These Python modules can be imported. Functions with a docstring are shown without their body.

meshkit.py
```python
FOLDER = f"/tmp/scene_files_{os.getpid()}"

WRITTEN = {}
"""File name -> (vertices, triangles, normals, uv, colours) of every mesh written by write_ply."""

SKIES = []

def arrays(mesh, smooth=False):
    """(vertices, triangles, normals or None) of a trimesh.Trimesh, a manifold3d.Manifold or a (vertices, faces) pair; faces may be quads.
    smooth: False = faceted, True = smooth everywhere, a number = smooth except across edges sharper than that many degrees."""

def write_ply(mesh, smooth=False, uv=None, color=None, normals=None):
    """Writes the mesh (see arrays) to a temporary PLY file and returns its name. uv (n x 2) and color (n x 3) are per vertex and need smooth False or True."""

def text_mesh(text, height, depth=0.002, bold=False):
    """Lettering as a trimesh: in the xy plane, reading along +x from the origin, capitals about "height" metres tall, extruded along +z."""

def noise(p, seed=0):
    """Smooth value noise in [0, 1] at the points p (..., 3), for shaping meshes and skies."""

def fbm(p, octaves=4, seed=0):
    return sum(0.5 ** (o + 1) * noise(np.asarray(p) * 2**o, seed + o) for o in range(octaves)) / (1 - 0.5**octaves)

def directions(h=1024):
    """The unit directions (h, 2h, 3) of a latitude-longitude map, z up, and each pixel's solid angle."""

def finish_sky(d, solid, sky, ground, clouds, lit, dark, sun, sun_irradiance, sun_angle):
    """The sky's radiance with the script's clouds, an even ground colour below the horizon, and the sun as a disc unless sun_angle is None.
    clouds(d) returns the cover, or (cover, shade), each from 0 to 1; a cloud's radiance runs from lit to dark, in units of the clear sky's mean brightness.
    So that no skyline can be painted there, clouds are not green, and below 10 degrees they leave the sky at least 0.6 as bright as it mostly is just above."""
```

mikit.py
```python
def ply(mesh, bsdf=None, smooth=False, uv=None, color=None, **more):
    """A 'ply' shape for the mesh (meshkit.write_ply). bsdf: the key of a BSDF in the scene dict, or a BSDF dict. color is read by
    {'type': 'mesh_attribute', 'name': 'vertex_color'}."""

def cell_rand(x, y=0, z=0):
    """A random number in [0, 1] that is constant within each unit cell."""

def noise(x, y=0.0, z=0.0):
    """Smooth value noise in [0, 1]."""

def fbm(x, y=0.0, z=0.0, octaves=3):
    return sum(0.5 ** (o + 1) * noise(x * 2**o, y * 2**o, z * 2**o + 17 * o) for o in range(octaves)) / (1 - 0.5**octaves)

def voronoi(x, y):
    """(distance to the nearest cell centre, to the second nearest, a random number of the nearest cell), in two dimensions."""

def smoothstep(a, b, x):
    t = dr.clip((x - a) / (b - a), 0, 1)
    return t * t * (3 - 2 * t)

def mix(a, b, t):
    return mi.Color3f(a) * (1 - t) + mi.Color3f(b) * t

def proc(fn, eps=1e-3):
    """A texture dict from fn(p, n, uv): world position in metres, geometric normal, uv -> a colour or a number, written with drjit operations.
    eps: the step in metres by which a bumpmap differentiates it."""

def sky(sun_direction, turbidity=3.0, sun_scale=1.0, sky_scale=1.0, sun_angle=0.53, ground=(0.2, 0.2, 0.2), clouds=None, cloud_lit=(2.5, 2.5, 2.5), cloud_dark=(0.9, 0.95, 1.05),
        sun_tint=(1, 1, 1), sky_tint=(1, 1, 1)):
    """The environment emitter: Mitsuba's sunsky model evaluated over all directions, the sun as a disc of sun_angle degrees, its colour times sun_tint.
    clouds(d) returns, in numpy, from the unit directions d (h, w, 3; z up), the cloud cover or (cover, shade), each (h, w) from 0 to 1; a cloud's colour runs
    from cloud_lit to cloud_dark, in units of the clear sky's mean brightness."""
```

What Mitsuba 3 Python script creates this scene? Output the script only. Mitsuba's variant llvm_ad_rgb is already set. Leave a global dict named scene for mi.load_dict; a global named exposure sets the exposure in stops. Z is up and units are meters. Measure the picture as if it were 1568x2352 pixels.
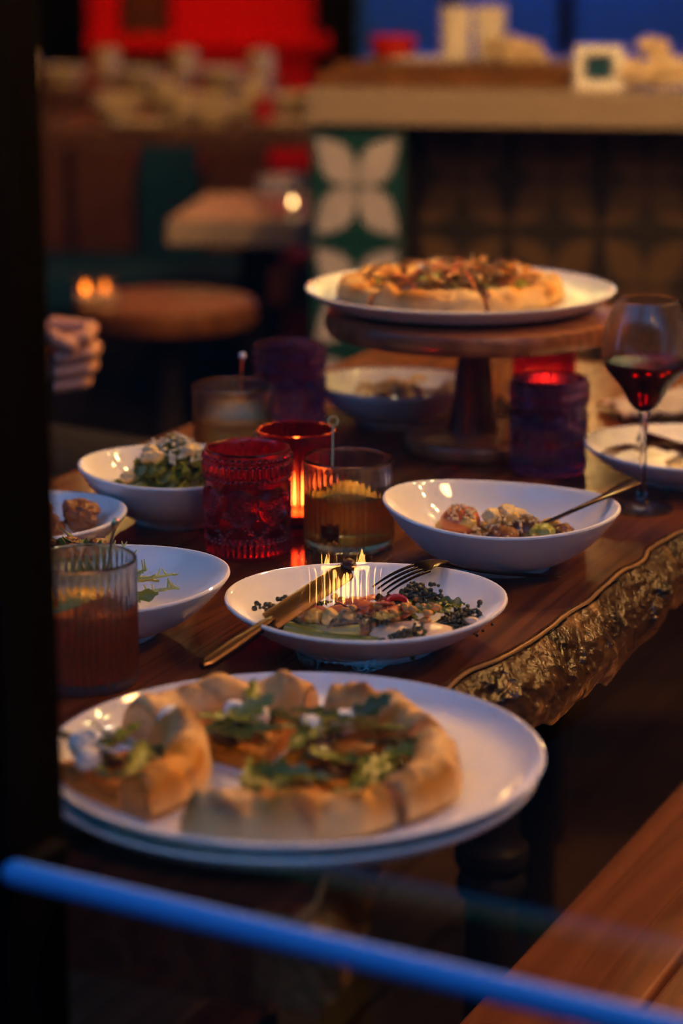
import math, random
import numpy as np, trimesh, manifold3d, drjit as dr, mitsuba as mi, mikit, meshkit
from mikit import fbm, noise, voronoi, smoothstep, mix, cell_rand
from scipy.interpolate import PchipInterpolator, CubicSpline

T = mi.ScalarTransform4f
random.seed(7)
rng = np.random.default_rng(7)
scene, labels = {}, {}

# ------------------------------------------------------------------ camera, sky, exposure
# 85 mm portrait lens, outdoors on the pavement, looking 25 degrees left of the table's long axis and 14.5 degrees down
EYE = np.array([0.0, 0.0, 1.332])
PITCH, YAW = math.radians(14.5), math.radians(25.1)
FWD = np.array([-math.sin(YAW) * math.cos(PITCH), math.cos(YAW) * math.cos(PITCH), -math.sin(PITCH)])
RIGHT = np.array([math.cos(YAW), math.sin(YAW), 0.0])
scene['camera'] = {'type': 'thinlens', 'fov': 2 * math.degrees(math.atan(784 / 5553)), 'fov_axis': 'x',
                   'aperture_radius': 0.0125, 'focus_distance': 1.98, 'near_clip': 0.05, 'far_clip': 60.0,
                   'to_world': T().look_at(origin=EYE.tolist(), target=(EYE + FWD).tolist(), up=[0, 0, 1])}
exposure = 0.0
# even blue-hour sky over the street; the camera's white balance is for the lamps indoors, so dusk comes out deep blue
scene['dusk_sky'] = {'type': 'constant', 'radiance': {'type': 'rgb', 'value': [0.065, 0.53, 1.36]}}
BULB = (1150, 550, 160)

# ------------------------------------------------------------------ helpers
TABLE = 0.75

def key_for(name):
    if name not in scene and name not in labels:
        return name
    i = 1
    while f'{name}_{i:03d}' in scene or f'{name}_{i:03d}' in labels:
        i += 1
    return f'{name}_{i:03d}'

def thing(name, label, cat, group=None):
    k = key_for(name)
    labels[k] = {'label': label, 'category': cat}
    if group:
        labels[k]['group'] = group
    return k

CACHE = {}
def shape(mesh, mat, smooth, M=None, color=None, emit=None):
    ck = (id(mesh), mat, smooth)
    if ck in CACHE:
        d = dict(CACHE[ck][1])
    else:
        d = mikit.ply(mesh, mat, smooth=smooth, color=color)
        CACHE[ck] = (mesh, dict(d))
    if M is not None:
        d['to_world'] = T(np.asarray(M, float).tolist())
    if emit is not None:
        d['emitter'] = {'type': 'area', 'radiance': {'type': 'rgb', 'value': list(emit)}}
    return d

def part(parent, name, mesh, mat, smooth=35, M=None, color=None, emit=None, label=None, kind=None):
    k = key_for(f'{parent}__{name}')
    scene[k] = shape(mesh, mat, smooth, M, color, emit)
    if label or kind:
        labels[k] = {x: y for x, y in (('label', label), ('kind', kind)) if y}
    return k

def solo(name, mesh, mat, label, cat, group=None, smooth=35, M=None, color=None, emit=None, kind=None):
    k = thing(name, label, cat, group)
    scene[k] = shape(mesh, mat, smooth, M, color, emit)
    if kind:
        labels[k]['kind'] = kind
    return k

def struct(name, mesh, mat, label=None, smooth=False, cat=None):
    scene[name] = shape(mesh, mat, smooth)
    labels[name] = {'kind': 'structure'}
    if label:
        labels[name]['label'] = label
    return name

def move(x=0, y=0, z=0, rz=0, rx=0, ry=0, s=1):
    M = trimesh.transformations.compose_matrix(translate=[x, y, z], angles=[math.radians(rx), math.radians(ry), math.radians(rz)], scale=[s] * 3 if np.isscalar(s) else s)
    return M

def cat(*ms):
    return trimesh.util.concatenate([m for m in ms])

def at(mesh, **k):
    m = mesh.copy()
    m.apply_transform(move(**k))
    return m

def box(x0, x1, y0, y1, z0, z1):
    m = trimesh.creation.box((x1 - x0, y1 - y0, z1 - z0))
    m.apply_translation(((x0 + x1) / 2, (y0 + y1) / 2, (z0 + z1) / 2))
    return m

_corner = trimesh.creation.icosphere(2)
def rbox(x0, x1, y0, y1, z0, z1, r=0.006):
    p = []
    for X in (x0 + r, x1 - r):
        for Y in (y0 + r, y1 - r):
            for Z in (z0 + r, z1 - r):
                p.append(_corner.vertices * r + (X, Y, Z))
    return trimesh.convex.convex_hull(np.vstack(p))

def curve(pts, n):
    p = np.asarray(pts, float)
    if len(p) < 3:
        return p[0] + (p[-1] - p[0]) * np.linspace(0, 1, n)[:, None]
    s = np.r_[0, np.cumsum(np.linalg.norm(np.diff(p, axis=0), axis=1))]
    return CubicSpline(s, p)(np.linspace(0, s[-1], n))

def soft(pts, n):
    """a lathe profile resampled without overshoot"""
    p = np.asarray(pts, float)
    s = np.r_[0, np.cumsum(np.linalg.norm(np.diff(p, axis=0), axis=1))]
    return PchipInterpolator(s, p)(np.linspace(0, s[-1], n))

def lathe(profile, n=96, warp=None):
    p = np.asarray(profile, float)
    a = np.arange(n) * 2 * np.pi / n
    r, z = np.broadcast_to(p[:, :1], (len(p), n)).copy(), np.broadcast_to(p[:, 1:2], (len(p), n)).copy()
    if warp is not None:
        r, z = warp(r, z, np.broadcast_to(a, r.shape))
    v = np.stack([r * np.cos(a), r * np.sin(a), z], -1).reshape(-1, 3)
    i, j = np.meshgrid(np.arange(len(p) - 1), np.arange(n), indexing='ij')
    k = (j + 1) % n
    A, B, C, D = i * n + j, i * n + k, (i + 1) * n + k, (i + 1) * n + j
    f = np.vstack([np.stack([A, B, C], -1).reshape(-1, 3), np.stack([A, C, D], -1).reshape(-1, 3)])
    m = trimesh.Trimesh(v, f, process=False)
    m.merge_vertices(digits_vertex=7)
    m.update_faces(m.nondegenerate_faces(height=1e-9))
    m.remove_unreferenced_vertices()
    return m

def tube(pts, rw, rt=None, sides=10, up=(0, 0, 1), n=None):
    """sweep with an elliptic section: half width rw across, half thickness rt along 'up'; closed ends"""
    p = np.asarray(pts, float) if n is None else curve(pts, n)
    m = len(p)
    if np.isscalar(rw) or len(rw) == m:
        rw = np.broadcast_to(rw, (m,)).astype(float)
    else:
        rw = np.interp(np.linspace(0, 1, m), np.linspace(0, 1, len(rw)), rw)
    if rt is None:
        rt = rw
    elif np.isscalar(rt) or len(rt) == m:
        rt = np.broadcast_to(rt, (m,)).astype(float)
    else:
        rt = np.interp(np.linspace(0, 1, m), np.linspace(0, 1, len(rt)), rt)
    t = np.gradient(p, axis=0)
    t /= np.linalg.norm(t, axis=1, keepdims=True)
    u = np.asarray(up, float)
    if np.abs(t @ u).max() > 0.98:
        u = np.array([1.0, 0.2, 0.1])
    w = np.cross(t, u); w /= np.linalg.norm(w, axis=1, keepdims=True)
    h = np.cross(w, t)
    a = np.arange(sides) * 2 * np.pi / sides
    v = p[:, None] + (rw[:, None] * np.cos(a))[..., None] * w[:, None] + (rt[:, None] * np.sin(a))[..., None] * h[:, None]
    v = np.vstack([v.reshape(-1, 3), p[:1], p[-1:]])
    i, j = np.meshgrid(np.arange(m - 1), np.arange(sides), indexing='ij')
    k = (j + 1) % sides
    A, B, C, D = i * sides + j, i * sides + k, (i + 1) * sides + k, (i + 1) * sides + j
    e = np.arange(sides)
    f = np.vstack([np.stack([A, B, C], -1).reshape(-1, 3), np.stack([A, C, D], -1).reshape(-1, 3),
                   np.stack([np.full(sides, m * sides), (e + 1) % sides, e], -1),
                   np.stack([np.full(sides, m * sides + 1), (m - 1) * sides + e, (m - 1) * sides + (e + 1) % sides], -1)])
    g = trimesh.Trimesh(v, f, process=False)
    if g.volume < 0:
        g.invert()
    return g

def blob(r, seed, amp=0.25, freq=1.6, sc=(1, 1, 1), sub=3, oct=3):
    m = trimesh.creation.icosphere(sub)
    v = m.vertices * (1 + amp * 2 * (meshkit.fbm(m.vertices * freq + 31.7 * seed, oct, seed) - 0.5))[:, None]
    m.vertices = v * r * np.asarray(sc)
    return m

def sheet(P, thick):
    """a grid of points (a, b, 3) as a thin closed solid"""
    a, b = P.shape[:2]
    du, dv = np.gradient(P, axis=0), np.gradient(P, axis=1)
    nn = np.cross(du, dv); nn /= np.linalg.norm(nn, axis=-1, keepdims=True) + 1e-12
    top, bot = P + nn * thick / 2, P - nn * thick / 2
    v = np.vstack([top.reshape(-1, 3), bot.reshape(-1, 3)])
    i, j = np.meshgrid(np.arange(a - 1), np.arange(b - 1), indexing='ij')
    A, B, C, D = [x.ravel() for x in (i * b + j, (i + 1) * b + j, (i + 1) * b + j + 1, i * b + j + 1)]
    N = a * b
    f = [np.stack(x, -1) for x in ((A, B, C), (A, C, D), (A + N, C + N, B + N), (A + N, D + N, C + N))]
    rim = list(range(b)) + [r * b + b - 1 for r in range(1, a)] + [(a - 1) * b + c for c in range(b - 2, -1, -1)] + [r * b for r in range(a - 2, 0, -1)]
    q = np.array(rim); w = np.roll(q, -1)
    f += [np.stack([q, w, w + N], -1), np.stack([q, w + N, q + N], -1)]
    m = trimesh.Trimesh(v, np.vstack(f), process=False)
    if m.volume < 0:
        m.invert()
    return m

def solid_grid(top, bot):
    """closed solid between two grids (a, b, 3)"""
    a, b = top.shape[:2]
    v = np.vstack([top.reshape(-1, 3), bot.reshape(-1, 3)])
    i, j = np.meshgrid(np.arange(a - 1), np.arange(b - 1), indexing='ij')
    A, B, C, D = [x.ravel() for x in (i * b + j, (i + 1) * b + j, (i + 1) * b + j + 1, i * b + j + 1)]
    N = a * b
    f = [np.stack(x, -1) for x in ((A, B, C), (A, C, D), (A + N, C + N, B + N), (A + N, D + N, C + N))]
    rim = list(range(b)) + [r * b + b - 1 for r in range(1, a)] + [(a - 1) * b + c for c in range(b - 2, -1, -1)] + [r * b for r in range(a - 2, 0, -1)]
    q = np.array(rim); w = np.roll(q, -1)
    f += [np.stack([w, q, w + N], -1), np.stack([q, q + N, w + N], -1)]
    return trimesh.Trimesh(v, np.vstack(f), process=False)

# ------------------------------------------------------------------ materials
def mat(key, base, rough=0.5, metallic=0.0, spec=0.5, bump=None, scale=1.0, two=True, **k):
    b = {'type': 'principled', 'base_color': {'type': 'rgb', 'value': list(base)} if not isinstance(base, dict) else base,
         'roughness': rough, 'metallic': metallic, 'specular': spec, **k}
    if bump is not None:
        b = {'type': 'bumpmap', 'arbitrary': bump, 'scale': scale, 'bsdf': b}
    scene[key] = {'type': 'twosided', 'bsdf': b} if two else b
    return key

VC = {'type': 'mesh_attribute', 'name': 'vertex_color'}
mat('m_porcelain', (0.80, 0.79, 0.77), 0.065, spec=0.55)
mat('m_black_paint', (0.0015, 0.0015, 0.002), 0.7, spec=0.02)
mat('m_rail', (0.010, 0.14, 0.38), 0.45)  # blue of the reflected dusk sky put into the rail colour
mat('m_dark_iron', (0.012, 0.010, 0.010), 0.45, spec=0.08)
mat('m_plaster', (0.022, 0.016, 0.012), 0.9, spec=0.08)
mat('m_ground', (0.02, 0.02, 0.02), 0.85, spec=0.08)
mat('m_copper', (0.055, 0.032, 0.023), 0.22, metallic=1.0)
mat('m_brass', (0.75, 0.52, 0.22), 0.25, metallic=1.0)
mat('m_vcolor', VC, 0.55, spec=0.4)
mat('m_vgloss', VC, 0.25, spec=0.5)

def wood_fn(c0, c1, c2, ring=40.0, axis=1):
    def fn(p, n, uv):
        L = p.y if axis == 1 else p.x
        A = p.x if axis == 1 else p.y
        w = fbm(A * 14 + p.z * 9, L * 1.3, 3.0, 3)
        g = fbm(A * 160 + w * 12, L * 5, p.z * 60, 3)
        line = 0.5 + 0.5 * dr.sin(A * ring * 6.28 + w * 14)
        return mix(mix(c0, c1, smoothstep(0.25, 0.75, w * 0.55 + line * 0.45)), c2, smoothstep(0.52, 0.75, g) * 0.6)
    return mikit.proc(fn)
mat('m_table_wood', wood_fn((0.075, 0.023, 0.006), (0.050, 0.014, 0.004), (0.016, 0.006, 0.003), 22), 0.2, spec=0.16)
mat('m_bench_wood', wood_fn((0.18, 0.058, 0.021), (0.14, 0.043, 0.016), (0.085, 0.027, 0.010), 30), 0.4)
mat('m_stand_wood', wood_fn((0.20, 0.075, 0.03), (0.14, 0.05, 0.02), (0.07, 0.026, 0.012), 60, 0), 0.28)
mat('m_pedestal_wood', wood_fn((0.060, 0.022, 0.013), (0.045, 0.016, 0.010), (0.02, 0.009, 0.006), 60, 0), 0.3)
for i, s in enumerate((1.0, 0.75, 1.25)):
    mat(f'm_plank_{i}', wood_fn((0.015 * s, 0.006 * s, 0.0026 * s), (0.010 * s, 0.004 * s, 0.0017 * s), (0.006, 0.0025, 0.0014), 25), 0.5, spec=0.15)
def bark_fn(p, n, uv):
    w = fbm(p.y * 14, p.z * 22, p.x * 10, 4)
    g = fbm(p.y * 70 + w * 4, p.z * 90, 1.0, 3)
    c = mix((0.030, 0.014, 0.005), (0.12, 0.058, 0.018), smoothstep(0.38, 0.62, w))
    c = mix(c, (0.42, 0.23, 0.065), smoothstep(0.52, 0.70, g) * smoothstep(0.42, 0.6, w))
    return mix(c, (0.008, 0.005, 0.003), smoothstep(0.58, 0.68, fbm(p.y * 26 + 9, p.z * 40, 5.0, 3)))
mat('m_bark', mikit.proc(bark_fn), 0.34, spec=0.6, bump=mikit.proc(lambda p, n, uv: fbm(p.y * 160, p.z * 160, p.x * 160, 3), 0.0008), scale=0.004)
mat('m_sapwood', (0.34, 0.19, 0.065), 0.3)

def diel(key, tint=(1, 1, 1), inn=1.5, out=1.0):
    scene[key] = {'type': 'dielectric', 'int_ior': inn, 'ext_ior': out, 'specular_transmittance': {'type': 'rgb', 'value': list(tint)}}
    return key
def thin(key, tint=(1, 1, 1)):
    scene[key] = {'type': 'thindielectric', 'int_ior': 1.5, 'specular_transmittance': {'type': 'rgb', 'value': list(tint)} if not isinstance(tint, dict) else tint}
    return key
diel('m_glass')
for key, tint in (('m_red_glass', (0.93, 0.12, 0.12)), ('m_purple_glass', (0.55, 0.38, 0.62)), ('m_ribbed_glass', (1, 1, 1))):
    scene[key] = {'type': 'roughdielectric', 'distribution': 'ggx', 'alpha': 0.02 if key == 'm_ribbed_glass' else 0.035, 'int_ior': 1.5, 'ext_ior': 1.0, 'specular_transmittance': {'type': 'rgb', 'value': list(tint)}}
thin('m_pane', (0.97, 0.97, 0.97)); thin('m_thin_glass', (0.98, 0.98, 0.98)); diel('m_votive', (0.96, 0.115, 0.06))
def cloudy(key, tint, body, w):
    for end, out in (('side', 1.5), ('top', 1.0)):
        diel(f'{key}_{end}_clear', tint, 1.34, out)
        scene[f'{key}_{end}'] = {'type': 'blendbsdf', 'weight': w, 'a': {'type': 'ref', 'id': f'{key}_{end}_clear'},
                                 'b': {'type': 'principledthin', 'base_color': {'type': 'rgb', 'value': list(body)}, 'roughness': 0.4, 'diff_trans': 1.2}}
cloudy('m_amber', (0.99, 0.86, 0.52), (0.92, 0.42, 0.05), 0.12)
cloudy('m_coral', (0.96, 0.58, 0.26), (0.92, 0.27, 0.05), 0.60)
diel('m_water_side', (0.95, 0.95, 0.95), 1.33, 1.5); diel('m_water_top', (0.97, 0.97, 0.97), 1.33, 1.0)
diel('m_red_wine_side', (0.30, 0.012, 0.02), 1.34, 1.5); diel('m_red_wine_top', (0.30, 0.012, 0.02), 1.34, 1.0)
diel('m_white_wine_side', (0.95, 0.85, 0.45), 1.34, 1.5); diel('m_white_wine_top', (0.95, 0.85, 0.45), 1.34, 1.0)
mat('m_wax', (0.80, 0.62, 0.42), 0.5)
mat('m_orange_peel', (0.92, 0.38, 0.025), 0.4, bump=mikit.proc(lambda p, n, uv: noise(p.x * 900, p.y * 900, p.z * 900), 0.0004), scale=0.0006)
mat('m_pith', (0.80, 0.55, 0.25), 0.6)
mat('m_cherry', (0.06, 0.008, 0.012), 0.15)
mat('m_black', (0.004, 0.004, 0.004), 0.6, spec=0.08)
def leaf_mat(key, col, trans):
    scene[key] = {'type': 'principledthin', 'base_color': {'type': 'rgb', 'value': list(col)}, 'roughness': 0.35, 'diff_trans': trans, 'spec_trans': 0.0}
for i, c in enumerate(((0.11, 0.145, 0.018), (0.06, 0.085, 0.014), (0.19, 0.21, 0.035))):
    mat(f'm_leaf_{i}', c, 0.32)
mat('m_frisee', (0.42, 0.45, 0.13), 0.4)
mat('m_floret', (0.022, 0.026, 0.012), 0.5)
mat('m_stem_green', (0.12, 0.15, 0.03), 0.35)
mat('m_goat_cheese', (0.85, 0.80, 0.70), 0.6)
mat('m_shaved_cheese', (0.62, 0.60, 0.45), 0.5)
mat('m_sauce', (0.42, 0.13, 0.010), 0.3, bump=mikit.proc(lambda p, n, uv: fbm(p.x * 300, p.y * 300, p.z * 300), 0.0006), scale=0.002)
mat('m_chili', (0.42, 0.012, 0.008), 0.15)
mat('m_nut', (0.46, 0.20, 0.05), 0.3)
mat('m_potato', (0.52, 0.33, 0.07), 0.3)
mat('m_puree', (0.62, 0.45, 0.30), 0.3)
mat('m_brown_food', (0.12, 0.042, 0.013), 0.4)
mat('m_dark_food', (0.045, 0.018, 0.012), 0.3)
mat('m_pan_sauce', (0.26, 0.085, 0.016), 0.22, bump=mikit.proc(lambda p, n, uv: fbm(p.x * 220, p.y * 220, p.z * 220), 0.0008), scale=0.003)
mat('m_charred_leaf', (0.022, 0.030, 0.010), 0.35)
mat('m_tomato', (0.40, 0.10, 0.04), 0.22)
mat('m_grain', (0.55, 0.42, 0.20), 0.5)
mat('m_pasta', (0.60, 0.42, 0.20), 0.4)
mat('m_skin', (0.46, 0.24, 0.16), 0.5)
mat('m_dark_cloth', (0.012, 0.012, 0.016), 0.9, spec=0.08)
mat('m_grey_cloth', (0.30, 0.29, 0.34), 0.9)
mat('m_stone', (0.20, 0.175, 0.16), 0.4)
mat('m_marble', (0.50, 0.41, 0.30), 0.35)
mat('m_white_ware', (0.82, 0.83, 0.86), 0.3)
mat('m_cream_ware', (0.66, 0.56, 0.42), 0.4)
mat('m_teal_cloth', (0.008, 0.045, 0.10), 0.8, spec=0.08)
mat('m_red_cloth', (0.62, 0.006, 0.004), 0.7, spec=0.08)
mat('m_blue_cloth', (0.02, 0.10, 0.42), 0.7, spec=0.08)
mat('m_brown_leather', (0.085, 0.032, 0.014), 0.5, spec=0.08)
mat('m_oak', wood_fn((0.10, 0.034, 0.008), (0.07, 0.023, 0.006), (0.04, 0.014, 0.004), 20, 0), 0.35)
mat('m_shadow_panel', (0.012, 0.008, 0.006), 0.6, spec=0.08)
def petal(u, v):
    """distance-like value of the four petals that meet at the middle of the tile; above 0 inside a petal"""
    a, b = dr.abs(u - 0.5), dr.abs(v - 0.5)
    along, across = (a + b) * 0.7071, dr.abs(a - b) * 0.7071
    t = dr.clip((along - 0.03) / 0.60, 0, 1)
    return 0.175 * dr.sin(3.14159 * t ** 0.85) - across
def tile_fn(dark, light):
    def fn(p, n, uv):
        u, v = uv.x, uv.y
        f = 0.9 + 0.2 * fbm(p.x * 30, p.y * 30, p.z * 30, 2)
        return mix(dark, light, smoothstep(-0.010, 0.015, petal(u, v))) * f
    return mikit.proc(fn)
mat('m_tile', tile_fn((0.004, 0.036, 0.044), (0.40, 0.41, 0.50)), 0.3)
mat('m_shaded_tile', tile_fn((0.008, 0.007, 0.007), (0.05, 0.03, 0.015)), 0.4)  # shade of the recess put into the colour: darker copy of the petal tile

# ------------------------------------------------------------------ the setting
STILE = -0.7215
def front(mesh):
    """the shopfront stands 4 degrees off the table's short side; it turns about the window post"""
    mesh.apply_transform(trimesh.transformations.rotation_matrix(math.radians(-4.2), [0, 0, 1], [STILE, 1.12, 0]))
    return mesh
WIN = 1.12           # plane of the window glass
struct('ground', box(-30, 30, -40, WIN - 0.06, -0.12, -0.03), 'm_ground', 'grey pavement outside the window')
struct('wall_street', box(-25, 25, -13.5, -13, -0.12, 9.0), 'm_plaster', 'dark house front across the street')
struct('floor', box(-7, 3, WIN - 0.06, 9.2, -0.12, -0.022), 'm_plank_0', 'dark brown plank floor of the restaurant')
plank = rbox(-0.064, 0.064, -0.8, 0.8, -0.022, 0.0, 0.003)
for i in range(30):
    for j in range(4):
        x, y = -3.55 + 0.131 * i, 1.9 + 1.606 * j + (i % 3) * 0.53 - 0.5
        k = key_for('floor__plank')
        scene[k] = shape(plank, f'm_plank_{(i * 7 + j * 5) % 3}', False, move(x, y, 0))
struct('wall_back', box(-7, 3, 9.0, 9.2, -0.02, 3.2), 'm_plaster', 'dark plaster wall at the far end of the room')
struct('wall_left', box(-7.2, -7, WIN, 9.2, -0.02, 3.2), 'm_plaster', 'dark plaster wall on the left')
struct('wall_right', box(3, 3.2, WIN, 9.2, -0.02, 3.2), 'm_plaster', 'dark plaster wall on the right')
struct('wall_front', front(cat(box(-7.2, -3.0, WIN - 0.08, WIN + 0.08, 0, 3.2), box(2.2, 3.2, WIN - 0.08, WIN + 0.08, 0, 3.2), box(-3.0, 2.2, WIN - 0.08, WIN + 0.08, 2.75, 3.2),
                         box(-3.0, 2.2, WIN - 0.08, WIN + 0.08, 0.0, 0.10))), 'm_black_paint', 'black shopfront wall around the window')
struct('ceiling', box(-7.2, 3.2, WIN, 9.2, 3.2, 3.35), 'm_plaster', 'dark ceiling')
struct('trim_1', front(rbox(STILE - 0.033, STILE, WIN - 0.03, WIN + 0.03, 0.10, 2.75, 0.004)), 'm_black_paint', 'black upright of the window sash', 35)
struct('trim_2', front(rbox(STILE - 0.14, STILE - 0.034, WIN - 0.05, WIN + 0.04, 0.10, 2.75, 0.006)), 'm_black_paint', 'wide black window post', 35)
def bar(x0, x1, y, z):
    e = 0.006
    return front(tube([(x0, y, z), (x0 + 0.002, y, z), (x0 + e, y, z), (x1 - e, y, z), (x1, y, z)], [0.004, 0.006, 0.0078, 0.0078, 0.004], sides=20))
struct('trim_3', bar(STILE + 0.0095, 2.2, WIN - 0.042, 0.7905), 'm_rail', 'rail across the window, blue sky sheen put into its colour')
struct('trim_5', front(rbox(STILE + 0.012, STILE + 0.024, WIN - 0.044, WIN - 0.001, 0.784, 0.797, 0.002)), 'm_black_paint', 'small black bracket of the window rail', 35)
struct('trim_4', bar(-3.0, STILE - 0.145, WIN - 0.042, 0.7905), 'm_rail', 'rail on the next window, blue sky sheen put into its colour')
def pane(x0, x1):
    return front(trimesh.Trimesh([[x0, WIN, 0.10], [x1, WIN, 0.10], [x1, WIN, 2.75], [x0, WIN, 2.75]], [[0, 1, 2], [0, 2, 3]], process=False))
struct('window_1', pane(STILE - 0.01, 2.2), 'm_pane', 'large clear shopfront pane')
struct('window_2', pane(-3.0, STILE - 0.1), 'm_pane', 'clear pane beyond the window post')

# ------------------------------------------------------------------ lamps of the room
globe = trimesh.creation.icosphere(3, radius=1.0)
def pendant(x, y, z, r=0.030, power=1.0, label='small warm globe bulb hanging on a black cord', group='pendant bulbs', top=3.2, col=BULB):
    t = thing('pendant_lamp', label, 'lamp', group)
    part(t, 'bulb', globe, 'm_wax', True, move(x, y, z, s=r), emit=[c * power for c in col])
    part(t, 'socket', lathe([(0, r * 0.8), (0.016, r * 0.8), (0.018, r + 0.05), (0.006, r + 0.06), (0, r + 0.06)], 20), 'm_brass', 35, move(x, y, z))
    part(t, 'cord', tube([(x, y, z + r + 0.055), (x, y, top)], 0.003, sides=6), 'm_black', 35)
    return t
for dx, dy, dz in ((-0.24, -0.06, 0.05), (-0.08, 0.10, -0.06), (0.10, -0.08, 0.04), (0.26, 0.05, -0.03)):
    pendant(-1.05 + dx, 2.95 + dy, 1.95 + dz, power=0.85)
for x, y, z in ((0.10, 2.90, 1.90), (0.26, 3.02, 1.96), (0.42, 3.10, 1.86), (-0.08, 2.78, 2.00), (0.02, 3.30, 1.92)):
    pendant(x, y, z, r=0.026, power=0.5, label='small warm globe bulb in the cluster right of the bench', group='bulb cluster right of the bench')
pendant(0.35, 2.25, 1.9, r=0.13, power=0.075, label='large warm glass globe hanging above the bench', group=None)
for x, y in ((-3.0, 6.0), (-1.5, 6.6), (-3.9, 6.6), (-2.6, 7.4)):
    pendant(x, y, 2.0, r=0.06, power=0.07, label='warm globe lamp over the far tables', group='far globe lamps')

def patio_lamp(x, y, z, label):
    t = pendant(x, y, z, r=0.15, power=0.021, label=label, group=None, top=2.95)
    part(t, 'bracket', tube([(x, y - 0.02, 2.95), (x, 1.05, 2.95)], 0.012, sides=10), 'm_black_paint', 35)
patio_lamp(0.50, 0.30, 2.30, 'warm patio lamp on a bracket outside the window, nearer to the window post')
patio_lamp(1.30, 0.20, 2.30, 'warm patio lamp on a bracket outside the window, farther right')

# ------------------------------------------------------------------ live edge table
E0 = -0.645
def edge_x(y):
    y = np.asarray(y, float)
    p = np.stack([y * 5.0, y * 0, y * 0], -1)
    q = np.stack([y * 22.0, y * 0 + 3, y * 0], -1)
    return E0 + 0.030 * (meshkit.noise(p, 3) - 0.5) + 0.010 * (meshkit.noise(q, 5) - 0.5) + 0.05 * np.clip((1.50 - y) / 0.3, 0, 1) ** 1.5 + 0.06 * np.clip((y - 2.12) / 0.2, 0, 1)
Y0, Y1, XL = 1.175, 2.86, -1.275
table = thing('dining_table', 'long live edge dark wood dining table with bark along its right side', 'table')
ys = np.linspace(Y0, Y1, 500)
ex = edge_x(ys)
def slab_row(z, inset):
    xs = np.linspace(0, 1, 12)
    return np.stack([XL + (ex[:, None] - inset - XL) * xs[None], np.repeat(ys[:, None], 12, 1), np.full((len(ys), 12), z)], -1)
part(table, 'top', solid_grid(slab_row(TABLE, 0.004).transpose(1, 0, 2), slab_row(TABLE - 0.066, 0.02).transpose(1, 0, 2)), 'm_table_wood', False)
zs = np.linspace(0, 1, 44)
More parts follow.
